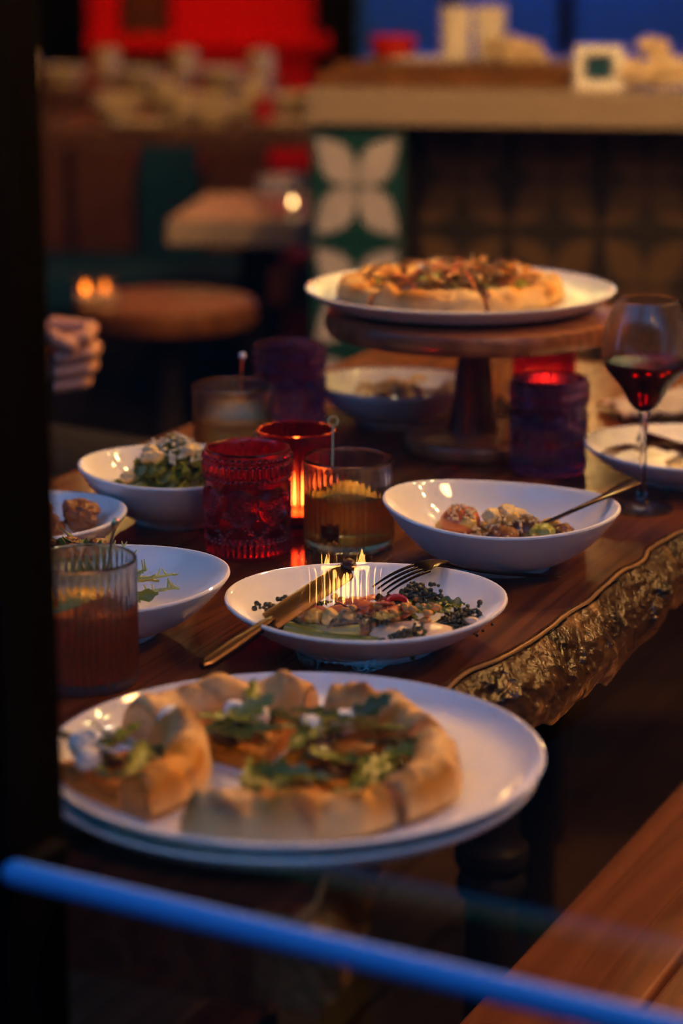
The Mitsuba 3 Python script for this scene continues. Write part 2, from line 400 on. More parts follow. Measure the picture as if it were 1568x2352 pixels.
yy, tt = np.meshgrid(np.linspace(Y0, Y1, 760), zs, indexing='ij')
PP = np.stack([yy * 30, tt * 3.0, 0 * yy], -1)
bulge = 0.016 * np.sin(np.pi * tt) + 0.012 * tt + np.sin(np.pi * np.clip(tt * 1.04, 0, 1)) ** 0.5 * (0.010 * (meshkit.fbm(PP, 4, 2) - 0.4) + 0.010 * (meshkit.fbm(PP * 2.7, 4, 8) - 0.5))
thick = 0.064 + 0.018 * (meshkit.noise(np.stack([yy * 9, yy * 0, yy * 0], -1), 11) - 0.5) + 0.01 * (meshkit.noise(np.stack([yy * 40, yy * 0, yy * 0], -1), 12) - 0.5)
outer = np.stack([edge_x(yy) + 0.0015 + bulge, yy, TABLE - 0.0025 - thick * tt], -1)
inner = outer.copy(); inner[..., 0] = np.minimum(edge_x(yy) - 0.03, outer[..., 0] - 0.01); inner[..., 2] = np.clip(inner[..., 2], TABLE - 0.063, TABLE - 0.002)
part(table, 'bark_edge', solid_grid(outer, inner), 'm_bark', True, label='rough gold brown bark edge')
rim_pts = np.stack([edge_x(ys) - 0.0005, ys, np.full_like(ys, TABLE - 0.0018) + 0.0012 * (meshkit.noise(np.stack([ys * 60, ys * 0, ys * 0], -1), 4) - 0.5)], -1)
part(table, 'sapwood_rim', tube(rim_pts, 0.0016, 0.0016, 8), 'm_sapwood', 35, label='thin golden rim along the bark')
leg_p = soft([(0, 0), (0.085, 0), (0.088, 0.012), (0.06, 0.03), (0.03, 0.07), (0.026, 0.25), (0.026, 0.335), (0.034, 0.345), (0.036, 0.358), (0.030, 0.368), (0.038, 0.378), (0.038, 0.392), (0.030, 0.402), (0.027, 0.42), (0.027, 0.62), (0.05, 0.66), (0.05, 0.683), (0, 0.683)], 120)
leg = lathe(leg_p, 40)
for x, y in ((-0.83, 2.13), (-1.14, 2.2), (-0.98, 2.66), (-1.16, 1.42)):
    part(table, 'leg', leg, 'm_dark_iron', 35, move(x, y, 0))

# bench that stands below the table's right side
bench = thing('bench', 'reddish brown wooden bench beside the live edge table', 'bench')
for i in range(3):
    part(bench, 'seat_plank', rbox(-0.668 + i * 0.128, -0.668 + i * 0.128 + 0.124, 1.45, 2.75, 0.415, 0.452, 0.006), 'm_bench_wood', 35)
for y in (1.6, 2.6):
    for x in (-0.62, -0.33):
        part(bench, 'leg', rbox(x - 0.025, x + 0.025, y - 0.025, y + 0.025, 0.0, 0.416, 0.004), 'm_bench_wood', 35)
    part(bench, 'rail', rbox(-0.64, -0.31, y - 0.015, y + 0.015, 0.33, 0.414, 0.004), 'm_bench_wood', 35)

crate = thing('wooden_crate', 'low slatted wooden crate on the floor under the table', 'crate')
for y in (1.83, 2.06):
    for z in (0.01, 0.095, 0.18):
        part(crate, 'slat', rbox(-1.36, -1.06, y, y + 0.012, z, z + 0.07, 0.003), 'm_bench_wood', False)
for x in (-1.36, -1.072):
    part(crate, 'end_board', rbox(x, x + 0.012, 1.843, 2.059, 0.0, 0.25, 0.003), 'm_bench_wood', False)
part(crate, 'lid', rbox(-1.37, -1.05, 1.82, 2.08, 0.25, 0.264, 0.004), 'm_bench_wood', False)

# ------------------------------------------------------------------ crockery
def bowl_mesh(R, h, foot=0.42, depth=0.006, wave=0.0, ph=0.0, flat=0.5, power=2.2, n=128, tilt=0.0, tph=0.0):
    """a coupe: foot ring, curved wall, thin rounded lip"""
    q = np.linspace(0, 1, 26)
    f = foot * R
    outer = [(f - 0.004 + (R - f + 0.004) * t, 0.006 + (h - 0.006) * (t ** power * (1 - 0.15) + 0.15 * t)) for t in q]
    w = 0.0035
    inn = [(r - w * 0.8 if k > 3 else r - w, z + w) for k, (r, z) in enumerate(outer)][::-1]
    prof = [(0, 0.004), (f - 0.010, 0.004), (f - 0.008, 0.0), (f - 0.002, 0.0), (f, 0.003)] + outer[1:]
    prof += [(R + 0.0006, h + 0.0012), (R + 0.0002, h + 0.0026), (R - 0.0012, h + 0.0034), (R - 0.0026, h + 0.0030)]
    prof += inn[1:] + [(f * 0.5, 0.0075), (0, 0.0075)]
    def warp(r, z, a):
        k = np.clip(r / R, 0, 1) ** 2
        return r * (1 + 0.02 * wave * np.cos(2 * (a - ph)) * k), z + (z > 0.003) * k * (wave * 0.004 * np.cos(2 * (a - ph)) + tilt * np.cos(a - tph))
    return lathe(prof, n, warp)

def plate_mesh(R, h):
    prof = [(0, 0.003), (0.55 * R, 0.003), (0.56 * R, 0), (0.60 * R, 0), (0.62 * R, 0.004), (0.84 * R, 0.005), (0.94 * R, h - 0.007), (R - 0.001, h - 0.0015), (R, h), (R - 0.001, h + 0.0015), (R - 0.003, h + 0.0015),
            (0.955 * R, h - 0.0035), (0.90 * R, 0.0105), (0.84 * R, 0.0085), (0.3 * R, 0.008), (0, 0.008)]
    return lathe(soft(prof, 90), 160)

BIG = plate_mesh(0.165, 0.0205)
PX, PY = -0.665, 1.347
solo('pizza_plate', BIG, 'm_porcelain', 'large white plate at the front carrying pizza slices with arugula', 'plate', smooth=40, M=move(PX, PY, TABLE + 0.0105))
solo('under_plate', BIG, 'm_porcelain', 'white plate stacked under the front pizza plate', 'plate', smooth=40, M=move(PX - 0.004, PY - 0.002, TABLE))

# ------------------------------------------------------------------ pizza
def pizza_wedge(R, half, seed, puff=0.024):
    """slice in its own frame: point at the origin, crust towards +x; returns (dough, colours, sauce)"""
    ns, nt = 40, 48
    s = np.linspace(0.02, 1, ns)[:, None]
    t = np.linspace(-1, 1, nt)[None]
    a = t * half
    Rr = R * (1 + 0.05 * (meshkit.noise(np.stack([np.broadcast_to(a * 5, (1, nt)) + seed * 9.1, 0 * a, 0 * a], -1), seed) - 0.5))
    r = s * Rr
    x, y = r * np.cos(a), r * np.sin(a)
    lump = meshkit.fbm(np.stack([x * 45 + seed, y * 45, 0 * x], -1), 3, seed)
    fine = meshkit.fbm(np.stack([x * 160 + seed, y * 160, 0 * x], -1), 3, seed + 3)
    q = np.clip((s - 0.70) / 0.30, 0, 1)
    dome = np.clip(1 - (2 * q - 1.04) ** 2, 0, 1) ** 0.55
    z = 0.0065 + dome * puff * (0.55 + 0.9 * lump) + 0.0022 * (fine - 0.5)
    end = np.clip((1 - np.abs(t)) / 0.06, 0, 1) ** 0.5
    z = 0.0065 + (z - 0.0065) * (0.72 + 0.28 * end)
    z = np.where(s >= 0.999, 0.006, z)
    top, bot = np.stack([x, y, z], -1), np.stack([x * (1 - 0.03 * q), y * (1 - 0.03 * q), 0 * z], -1)
    m = solid_grid(top, bot)
    if m.volume < 0:
        m.invert()
    v = m.vertices
    rr = np.hypot(v[:, 0], v[:, 1]) / R
    n1 = meshkit.fbm(v * 70 + seed * 3.3, 3, seed + 5); n2 = meshkit.fbm(v * 28 + seed * 5.3, 3, seed + 6)
    pale, gold, char, cheese = np.array([0.74, 0.47, 0.19]), np.array([0.62, 0.23, 0.018]), np.array([0.17, 0.05, 0.01]), np.array([0.58, 0.20, 0.012])
    g = np.clip((v[:, 2] - 0.011) / 0.012, 0, 1) * np.clip((n2 - 0.30) * 3.2, 0.15, 1) + np.clip((n2 - 0.52) * 5, 0, 1) * 0.5
    g = np.clip(g * np.clip(1.7 - (rr - 0.86) * 6, 0.3, 1), 0, 1)
    c = pale + (gold - pale) * g[:, None]
    k = np.clip((n1 - 0.54) * 7, 0, 1) * np.clip((v[:, 2] - 0.003) / 0.008, 0, 1) * 0.8
    k = np.maximum(k, np.clip((0.0035 - v[:, 2]) / 0.003, 0, 1) * 0.7)
    c = c + (char - c) * k[:, None]
    k = np.clip((0.76 - rr) / 0.05, 0, 1)
    c = c + (cheese - c) * k[:, None]
    # sauce and melted cheese over the flat part
    ss = np.linspace(0.05, 0.77, 22)[:, None]
    tt = np.linspace(-0.95, 0.95, 30)[None]
    rr2 = ss * R * (1 + 0.03 * (meshkit.noise(np.stack([np.broadcast_to(tt * 9, (1, 30)), 0 * tt, 0 * tt], -1), seed + 9) - 0.5))
    X, Y = rr2 * np.cos(tt * half), rr2 * np.sin(tt * half)
    zz = 0.0075 + 0.0035 * meshkit.fbm(np.stack([X * 90, Y * 90, 0 * X + seed], -1), 3, seed + 4)
    sm = solid_grid(np.stack([X, Y, zz], -1), np.stack([X, Y, 0 * zz + 0.005], -1))
    if sm.volume < 0:
        sm.invert()
    return m, c, sm

def arugula(L, seed, w=0.013, lobes=4, curl=0.5):
    """a lobed leaf along +x with a midrib fold, curling up and twisting"""
    g = np.random.default_rng(seed)
    n = 22
    u = np.linspace(0, 1, n)
    shape_w = np.sin(np.pi * np.clip(u * 0.93 + 0.07, 0, 1)) ** 0.8 * (0.25 + 0.75 * u) * (1 - 0.55 * (0.5 + 0.5 * np.cos(2 * np.pi * lobes * u)))
    shape_w = np.maximum(shape_w * w, 0.0009)
    bend, tw = curl * g.uniform(-0.6, 0.8), g.uniform(-1.0, 1.0)
    ang = bend * u * 1.6
    x = np.cumsum(np.cos(ang)) * L / n; z = np.cumsum(np.sin(ang)) * L / n
    yb = 0.25 * L * g.uniform(-1, 1) * u ** 2
    v = np.linspace(-1, 1, 5)
    roll = tw * u
    fold = 0.25 + 0.3 * g.random()
    P = np.zeros((n, 5, 3))
    for j, b in enumerate(v):
        off = b * shape_w; up = np.abs(b) * shape_w * fold
        P[:, j, 0] = x + 0.15 * np.abs(off)
        P[:, j, 1] = yb + off * np.cos(roll) - up * np.sin(roll)
        P[:, j, 2] = z + off * np.sin(roll) + up * np.cos(roll) + 0.0006 * np.sin(u * 30 + b * 3)
    return sheet(P, 0.0005)
LEAVES = [arugula(g_, 40 + i, w_, l_, c_) for i, (g_, w_, l_, c_) in enumerate(((0.05, 0.013, 4, 0.5), (0.06, 0.015, 5, 0.7), (0.045, 0.012, 3, 0.4), (0.055, 0.014, 4, -0.4), (0.04, 0.012, 3, 0.8), (0.065, 0.012, 5, 0.3)))]
CHEESE = [blob(0.0088, 60 + i, 0.18, 1.4, (1.1, 1.0, 0.95), 3) for i in range(3)]
DARK = [blob(0.008, 70 + i, 0.3, 1.2, (1.3, 0.9, 0.35), 3) for i in range(3)]

def pizza_slice(M, half, seed, label, greens, cheese, group=None, R=0.122, name='pizza_slice', leaf_z=0.013, darks=3, puff=0.024):
    g = np.random.default_rng(seed)
    t = thing(name, label, 'pizza slice', group)
    dough, col, sauce = pizza_wedge(R, half, seed, puff)
    part(t, 'crust', dough, 'm_vcolor', True, M, color=col)
    part(t, 'sauce', sauce, 'm_sauce', 35, M, label='orange red sauce and melted cheese')
    for i in range(greens):
        r, a = R * (0.18 + 0.48 * math.sqrt(g.random())), half * g.uniform(-0.75, 0.75)
        part(t, 'arugula_leaf', LEAVES[g.integers(len(LEAVES))], f'm_leaf_{g.integers(3)}', 35,
             M @ move(r * math.cos(a), r * math.sin(a), leaf_z + 0.012 * g.random(), rz=g.uniform(0, 360), rx=g.uniform(-18, 18), ry=g.uniform(-10, 8)) @ move(-0.024), label='green arugula leaf')
    for i in range(darks):
        r, a = R * g.uniform(0.25, 0.65), half * g.uniform(-0.7, 0.7)
        part(t, 'grilled_vegetable', DARK[g.integers(3)], 'm_dark_food', 35, M @ move(r * math.cos(a), r * math.sin(a), 0.0115, rz=g.uniform(0, 360), s=(1.3, 1.3, 1)), label='dark grilled vegetable piece')
    for r, a, h in cheese:
        part(t, 'goat_cheese', CHEESE[g.integers(3)], 'm_goat_cheese', 35, M @ move(r * math.cos(a), r * math.sin(a), 0.0125 + h, rz=g.uniform(0, 360), s=g.uniform(0.85, 1.15)), label='white lump of goat cheese')
    return t

def on_plate(cx, cy, cz, gx, gy, rot):
    """frame at an offset (right, away) as seen from the window, turned by rot degrees from the rightward direction"""
    r, f = RIGHT, np.array([-math.sin(YAW), math.cos(YAW), 0])
    p = np.array([cx, cy, 0]) + r * gx + f * gy
    return move(p[0], p[1], cz, rz=math.degrees(YAW) + rot)
ZP = TABLE + 0.0105 + 0.0088
C0 = (-0.673, 1.3235)
D2 = math.radians
pizza_slice(on_plate(*C0, ZP, -0.006, 0.006, 107), D2(35), 11, 'large back pizza slice with white cheese lumps and arugula, next to the right slice', 10, [(0.082, 0.52, 0.006), (0.060, -0.25, 0.008), (0.066, -0.02, 0.010)])
pizza_slice(on_plate(*C0, ZP, 0.004, 0.004, 42), D2(28), 12, 'right pizza slice piled with arugula near the empty side of the plate', 10, [(0.05, 0.35, 0.006), (0.07, 0.12, 0.006)])
pizza_slice(on_plate(*C0, ZP, 0.006, -0.003, -18), D2(28), 13, 'narrow pizza slice at the right edge of the pizza with a torn crust', 7, [])
pizza_slice(on_plate(*C0, ZP, 0.002, -0.004, -82), D2(34), 14, 'front pizza slice with a thick pale crust facing the window', 9, [])
pizza_slice(on_plate(*C0, ZP, -0.149, -0.002, -8), D2(37), 15, 'left pizza slice turned around so that its crust faces the others, with two cheese lumps', 7, [(0.03, 0.30, 0.010), (0.042, -0.45, 0.010)], R=0.112)

# ------------------------------------------------------------------ bowls and plates of the table
def coupe(x, y, R, h, label, cat_='bowl', rz=0, name='serving_bowl', **k):
    return solo(name, bowl_mesh(R, h, **k), 'm_porcelain', label, cat_, smooth=40, M=move(x, y, TABLE, rz=rz))
FX, FY = -0.759, 1.666
coupe(FX, FY, 0.110, 0.036, 'shallow white plate in the middle holding broccolini, a knife and a fork', 'plate', name='coupe_plate', wave=0.5, ph=YAW, foot=0.52, power=1.9)
LX, LY = -0.963, 1.606
coupe(LX, LY, 0.100, 0.046, 'white bowl of frisee salad behind the front left drinking glass', wave=0.6, ph=YAW, foot=0.45)
coupe(-1.145, 1.781, 0.088, 0.036, 'white plate of browned food cut off by the window post', 'plate', name='coupe_plate', wave=0.4, ph=YAW, foot=0.5)
coupe(-1.082, 1.945, 0.092, 0.052, 'white bowl heaped with chopped kale salad behind the red tumbler', wave=0.5, ph=YAW, foot=0.45)
RX, RY = -0.748, 1.929
coupe(RX, RY, 0.1025, 0.052, 'white bowl of tomato and grain salad with a spoon leaning in it', wave=0.9, ph=YAW - 0.2, foot=0.45, tilt=-0.003, tph=YAW)
coupe(-1.075, 2.435, 0.090, 0.042, 'white bowl of pasta behind the cake stand and right of the purple tumbler', wave=0.4, ph=YAW, foot=0.5)
coupe(-0.692, 2.307, 0.105, 0.034, 'white plate with yellow food and cutlery behind the red wine glass', 'plate', name='coupe_plate', wave=0.5, ph=YAW, foot=0.5)

# ------------------------------------------------------------------ drinking glasses
def hobnail_height(a, z, R, H):
    """pressed pattern on the outside: beads, flutes, seven medallions of rings and beads"""
    s = R * a                                                # arc length
    o = np.zeros_like(z)
    def beads(z0, n, r, h, ph=0.0):
        p = 2 * np.pi / n
        d = (np.mod(a + ph + p / 2, p) - p / 2) * R
        q = 1 - (d ** 2 + (z - z0) ** 2) / r ** 2
        return h * np.sqrt(np.clip(q, 0, 1))
    o = np.maximum(o, beads(0.93 * H, 40, 0.0022, 0.0016))
    p = 2 * np.pi / 40
    d = (np.mod(a + p / 2, p) - p / 2) * R
    zc = np.clip(z, 0.79 * H, 0.865 * H)
    o = np.maximum(o, 0.0016 * np.sqrt(np.clip(1 - (d ** 2 + (z - zc) ** 2) / 0.0023 ** 2, 0, 1)))
    o = np.maximum(o, beads(0.735 * H, 48, 0.0016, 0.0012))
    n = 7; p = 2 * np.pi / n
    dx = (np.mod(a + p / 2, p) - p / 2) * R
    dz = z - 0.50 * H
    rho, th = np.hypot(dx, dz), np.arctan2(dz, dx)
    for rr in (0.0158, 0.0138, 0.0118):
        o = np.maximum(o, 0.0011 * np.sqrt(np.clip(1 - ((rho - rr) / 0.0009) ** 2, 0, 1)))
    for rr, k, br in ((0.0092, 18, 0.0013), (0.0062, 12, 0.0012), (0.0034, 7, 0.0011), (0.0, 1, 0.0014)):
        if rr == 0:
            dd = rho
        else:
            q = 2 * np.pi / k
            dd = np.hypot(rho - rr, (np.mod(th + q / 2, q) - q / 2) * rr)
        o = np.maximum(o, 0.0012 * np.sqrt(np.clip(1 - (dd / br) ** 2, 0, 1)))
    # dotted fans between and below the medallions
    dx2 = (np.mod(a + p, p) - p / 2) * R
    for z0, w, k in ((0.30, 0.0155, 9), (0.265, 0.0175, 9)):
        for m in np.linspace(-1, 1, k):
            zz = z0 * H + 0.012 * np.abs(m) ** 2 * (-1) + 0.004
            q = np.hypot(dx - m * w, z - zz)
            o = np.maximum(o, 0.0012 * np.sqrt(np.clip(1 - (q / 0.0014) ** 2, 0, 1)))
    for z0 in (0.60, 0.50, 0.40):
        o = np.maximum(o, 0.0013 * np.sqrt(np.clip(1 - (np.hypot(dx2, z - z0 * H) / 0.0016) ** 2, 0, 1)))
    zc = np.clip(z, 0.05 * H, 0.155 * H)
    p4 = 2 * np.pi / 44
    d = (np.mod(a + p4 / 2, p4) - p4 / 2) * R
    o = np.maximum(o, 0.0013 * np.sqrt(np.clip(1 - (d ** 2 + (z - zc) ** 2) / 0.0020 ** 2, 0, 1)))
    o = np.maximum(o, beads(0.19 * H, 44, 0.0013, 0.001))
    return o

def hobnail_mesh(R, H, level, wall=0.0042, base=0.010, n=420, m=190):
    zo = np.linspace(0.0035, H - 0.002, m)
    prof = [(0, 0.0008), (R * 0.80, 0.0008), (R * 0.86, 0.0), (R * 0.92, 0.0008)] + [(R * (0.955 + 0.045 * (z / H)), z) for z in zo]
    prof += [(R - 0.0004, H - 0.0004), (R - 0.0016, H), (R - 0.003, H - 0.0008)]
    ri = R - wall
    prof += [(ri * (0.955 + 0.045 * z / H), z) for z in np.linspace(H - 0.004, level, 10)]
    k0, k1 = 4, 4 + m
    def warp(r, z, a):
        r = r.copy()
        r[k0:k1] += 1.7 * hobnail_height(a[k0:k1], z[k0:k1], R, H)
        return r, z
    return lathe(prof, n, warp), ri * (0.955 + 0.045 * level / H), ri * 0.955, base

def ribbed_mesh(R, H, level, wall=0.0026, base=0.008, ribs=44, depth=0.0013, n=528):
    prof = [(0, 0.0006), (R * 0.82, 0.0006), (R * 0.88, 0.0), (R * 0.95, 0.002), (R * 0.985, 0.006)] + [(R, z) for z in np.linspace(0.010, H - 0.007, 14)]
    prof += [(R, H - 0.003), (R - 0.0003, H - 0.0008), (R - wall / 2, H), (R - wall + 0.0003, H - 0.0008)]
    ri = R - wall
    prof += [(ri, z) for z in np.linspace(H - 0.003, level, 8)]
    def warp(r, z, a):
        k = np.clip((z - 0.004) / 0.008, 0, 1) * np.clip((H - 0.004 - z) / 0.006, 0, 1)
        out = r > R - wall * 0.7
        return r - np.where(out, depth * k * (1 - np.abs(np.cos(a * ribs / 2)) ** 1.0), 0), z
    return lathe(prof, n, warp), ri, ri, base

def liquid(R_top, R_bot, base, level, n=96):
    """the drink where it touches the glass (open at the top), and its surface"""
    side = lathe([(0, base), (R_bot * 0.86, base), (R_bot * 0.97, base + 0.0015), (R_bot, base + 0.006), (R_top, level)], n)
    top = lathe([(R_top, level), (R_top * 0.95, level - 0.0004), (0, level - 0.0005)], n)
    return side, top

def tumbler(name, label, x, y, R, H, glass, drink, level, kind, rz=0.0, drink_label=None):
    t = thing(name, label, 'glass')
    g, rt, rb, base = hobnail_mesh(R, H, level) if kind == 'hobnail' else ribbed_mesh(R, H, level, depth=0.0006 if kind == 'fine_ribbed' else 0.0011)
    M = move(x, y, TABLE, rz=rz)
    part(t, 'vessel', g, glass, 50, M)
    s, p = liquid(rt, rb, base, level)
    part(t, 'drink', s, drink + '_side', 40, M, label=drink_label)
    part(t, 'drink_surface', p, drink + '_top', 40, M)
    return t

def peel(cx, cy, cz, pts, w0, parent, th=0.0022):
    """a strip of orange peel, skin outside and pith inside, following the points"""
    c = curve(np.asarray(pts, float), 40)
    u = np.linspace(0, 1, 40)
    w = w0 * np.sin(np.pi * np.clip(u * 0.94 + 0.03, 0, 1)) ** 0.5
    m = tube(c, w, th / 2, 12, up=(0.20, -0.42, 0.88))
    return m

def loop_pick(parent, p0, p1, loop=0.006):
    """a slim metal pick with a ring at its upper end"""
    p0, p1 = np.asarray(p0, float), np.asarray(p1, float)
    part(parent, 'pick', tube([p0, p1], 0.0008, sides=8), 'm_brass', 35)
    a = np.linspace(0, 2 * np.pi, 28)
    d = (p1 - p0) / np.linalg.norm(p1 - p0)
    c = p1 + d * loop
    ring = c + loop * (np.cos(a)[:, None] * d + np.sin(a)[:, None] * RIGHT)
    part(parent, 'pick_ring', tube(ring, 0.0008, sides=8), 'm_brass', 35)

tumbler('hobnail_tumbler', 'dark red pressed glass tumbler with beaded medallions in front of the lit red candle', -0.97, 1.872, 0.0385, 0.098, 'm_red_glass', 'm_water', 0.056, 'hobnail', rz=-73)
tumbler('hobnail_tumbler', 'purple pressed glass tumbler in front of the far candle, left of the red wine', -0.834, 2.280, 0.0385, 0.098, 'm_purple_glass', 'm_water', 0.050, 'hobnail', rz=10)
tumbler('hobnail_tumbler', 'purple pressed glass tumbler beside the pasta bowl', -1.158, 2.338, 0.0385, 0.098, 'm_purple_glass', 'm_water', 0.052, 'hobnail', rz=40)

AX, AY = -0.897, 1.931
t = tumbler('cocktail_glass', 'clear ribbed tumbler of amber drink with orange peel and a cherry beside the red tumbler', AX, AY, 0.0415, 0.083, 'm_ribbed_glass', 'm_amber', 0.050, 'fine_ribbed', drink_label='amber drink')
r, f = RIGHT, np.array([-math.sin(YAW), math.cos(YAW), 0])
def local(x, y, a, b, z):
    return np.array([x, y, TABLE]) + r * a + f * b + np.array([0, 0, z])
k = solo('orange_peel', peel(0, 0, 0, [local(AX, AY, a, b, z) for a, b, z in ((-0.034, -0.008, 0.053), (-0.022, -0.022, 0.054), (-0.004, -0.030, 0.062), (0.010, -0.027, 0.060), (0.024, -0.016, 0.052), (0.029, 0.002, 0.044))], 0.0095, None), 'm_orange_peel', 'strip of orange peel curling in the amber drink beside the red tumbler', 'orange peel')
solo('cherry', blob(0.0085, 5, 0.06, 1.2), 'm_cherry', 'dark cherry at the bottom of the amber drink', 'cherry', M=move(*local(AX, AY, -0.014, -0.016, 0.0175)))
k = thing('cocktail_pick', 'slim brass pick with a ring leaning in the amber drink', 'pick')
loop_pick(k, local(AX, AY, -0.016, -0.008, 0.012), local(AX, AY, -0.0145, 0.034, 0.104), 0.0045)

BX, BY = -0.912, 1.492
t = tumbler('cocktail_glass', 'clear ribbed tumbler of coral drink at the front left beside the window post', BX, BY, 0.0405, 0.098, 'm_ribbed_glass', 'm_coral', 0.062, 'ribbed', drink_label='coral orange drink')
solo('orange_peel', peel(0, 0, 0, [local(BX, BY, a, b, z) for a, b, z in ((-0.026, -0.020, 0.062), (-0.010, -0.029, 0.070), (0.004, -0.024, 0.076), (0.008, -0.008, 0.073), (-0.006, 0.0, 0.070), (-0.022, -0.008, 0.066))], 0.0080, None), 'm_orange_peel', 'curl of orange peel floating on the coral drink at the front left', 'orange peel')
k = thing('cocktail_pick', 'slim brass pick standing in the coral drink at the front left', 'pick')
part(k, 'pick', tube([local(BX, BY, 0.006, 0.0, 0.012), local(BX, BY, 0.022, 0.024, 0.118)], 0.0010, sides=8), 'm_brass', 35)
part(k, 'knob', tube([local(BX, BY, 0.0215, 0.0235, 0.112), local(BX, BY, 0.0225, 0.0245, 0.122)], [0.0012, 0.0026, 0.0024, 0.001], sides=10, n=8), 'm_brass', 35)

CX, CY = -1.130, 2.150
t = tumbler('cocktail_glass', 'clear ribbed tumbler with an orange wheel and a pearl pick behind the kale bowl', CX, CY, 0.041, 0.090, 'm_ribbed_glass', 'm_amber', 0.055, 'ribbed', drink_label='amber drink')
wheel = lathe([(0, -0.002), (0.026, -0.002), (0.0285, 0), (0.026, 0.002), (0, 0.002)], 48)
k = thing('orange_slice', 'orange slice standing in the tumbler behind the kale bowl', 'orange slice')
Mw = move(*local(CX, CY, 0.004, -0.006, 0.048), rz=math.degrees(YAW)) @ move(rx=72)
part(k, 'flesh', lathe([(0, -0.0018), (0.024, -0.0018), (0.024, 0.0018), (0, 0.0018)], 48), 'm_pith', 35, Mw)
part(k, 'rind', lathe([(0.024, -0.0022), (0.0285, -0.0018), (0.0290, 0), (0.0285, 0.0018), (0.024, 0.0022), (0.0238, 0), (0.024, -0.0022)], 48), 'm_orange_peel', 35, Mw)
k = thing('cocktail_pick', 'bamboo pick with a pale bead in the tumbler behind the kale bowl', 'pick')
part(k, 'pick', tube([local(CX, CY, 0.004, 0.012, 0.014), local(CX, CY, 0.010, 0.006, 0.116)], 0.0011, sides=8), 'm_brass', 35)
part(k, 'bead', trimesh.creation.icosphere(3, radius=0.0036), 'm_white_ware', True, move(*local(CX, CY, 0.0102, 0.0058, 0.118)))

# ------------------------------------------------------------------ candles in red ribbed glass
def flame_mesh(h, r):
    return lathe(soft([(0, 0), (r * 0.6, h * 0.06), (r, h * 0.25), (r * 0.75, h * 0.5), (r * 0.32, h * 0.78), (0, h)], 24), 20)
def votive(label, x, y, R=0.037, H=0.095, power=1.0, wax=0.030):
    t = thing('votive_candle', label, 'candle')
    M = move(x, y, TABLE)
    jar, _, _, _ = ribbed_mesh(R, H, 0.010, wall=0.0032, base=0.007, ribs=38, depth=0.0016)
    part(t, 'vessel', jar, 'm_votive', 50, M)
    part(t, 'vessel_floor', lathe([(R - 0.0032, 0.010), (R - 0.006, 0.0075), (0, 0.007)], 48), 'm_votive', 50, M)
    part(t, 'wax', lathe(soft([(0, 0.008), (R - 0.009, 0.008), (R - 0.007, 0.010), (R - 0.007, wax), (R - 0.009, wax - 0.001), (0.004, wax - 0.002), (0, wax - 0.002)], 40), 48), 'm_wax', 35, M)
    part(t, 'wick', tube([(x, y, TABLE + wax - 0.004), (x + 0.001, y, TABLE + wax + 0.006)], 0.0008, sides=6), 'm_black', 35)
    part(t, 'flame', flame_mesh(0.034, 0.0075), 'm_wax', True, move(x, y, TABLE + wax + 0.003), emit=[c * power for c in (330, 190, 90)])
    return t
votive('lit candle in ribbed red glass between the red tumbler and the amber drink', -0.968, 1.968, wax=0.018)
votive('lit candle in red glass behind the purple tumbler and left of the wine glass', -0.931, 2.525, R=0.0355, H=0.085, wax=0.018)

# ------------------------------------------------------------------ wine glasses
def wine_glass(label, x, y, H, R, wine, lo, hi, foot=0.031):
    t = thing('wine_glass', label, 'wine glass')
    M = move(x, y, TABLE)
    z0 = H * 0.47
    prof = soft([(0, z0), (0.006, z0 + 0.001), (R * 0.55, z0 + 0.024), (R * 0.97, z0 + 0.050), (R, z0 + 0.058), (R * 0.93, z0 + 0.082), (R * 0.70, H)], 60)
    zz = prof[:, 1]; rr = prof[:, 0]
    up = np.linspace(H, hi, 40)
    inner_r = lambda q: np.maximum(np.interp(q, zz, rr) - 0.0011, 0.0)
    wall = [(a, b) for a, b in prof] + [(R * 0.70 - 0.0003, H + 0.0005), (R * 0.70 - 0.0008, H + 0.0004)] + [(inner_r(q), q) for q in up[1:]]
    part(t, 'bowl', lathe(wall, 128), 'm_ribbed_glass', 50, M)
    stem = soft([(0, 0), (foot, 0), (foot, 0.0015), (foot * 0.6, 0.0035), (0.008, 0.008), (0.0042, 0.018), (0.0033, 0.05), (0.0035, z0 - 0.012), (0.006, z0 - 0.001), (0, z0 + 0.0002)], 70)
    part(t, 'stem', lathe(stem, 64), 'm_ribbed_glass', 50, M)
    lq = np.linspace(z0 + 0.0016, hi, 30)
    part(t, 'wine', lathe([(0, lq[0])] + [(max(float(inner_r(q)), 0.0008), q) for q in lq], 128), wine + '_side', 50, M)
    part(t, 'wine_surface', lathe([(float(inner_r(hi)), hi), (float(inner_r(hi)) * 0.95, hi - 0.0003), (0, hi - 0.0004)], 96), wine + '_top', 50, M)
    return t
wine_glass('tall wine glass of red wine near the bark edge of the table', -0.698, 2.173, 0.204, 0.0425, 'm_red_wine', 0, 0.204 * 0.47 + 0.049)
wine_glass('wine glass of white wine half hidden behind the cake stand', -0.991, 2.545, 0.172, 0.042, 'm_white_wine', 0, 0.172 * 0.47 + 0.046)

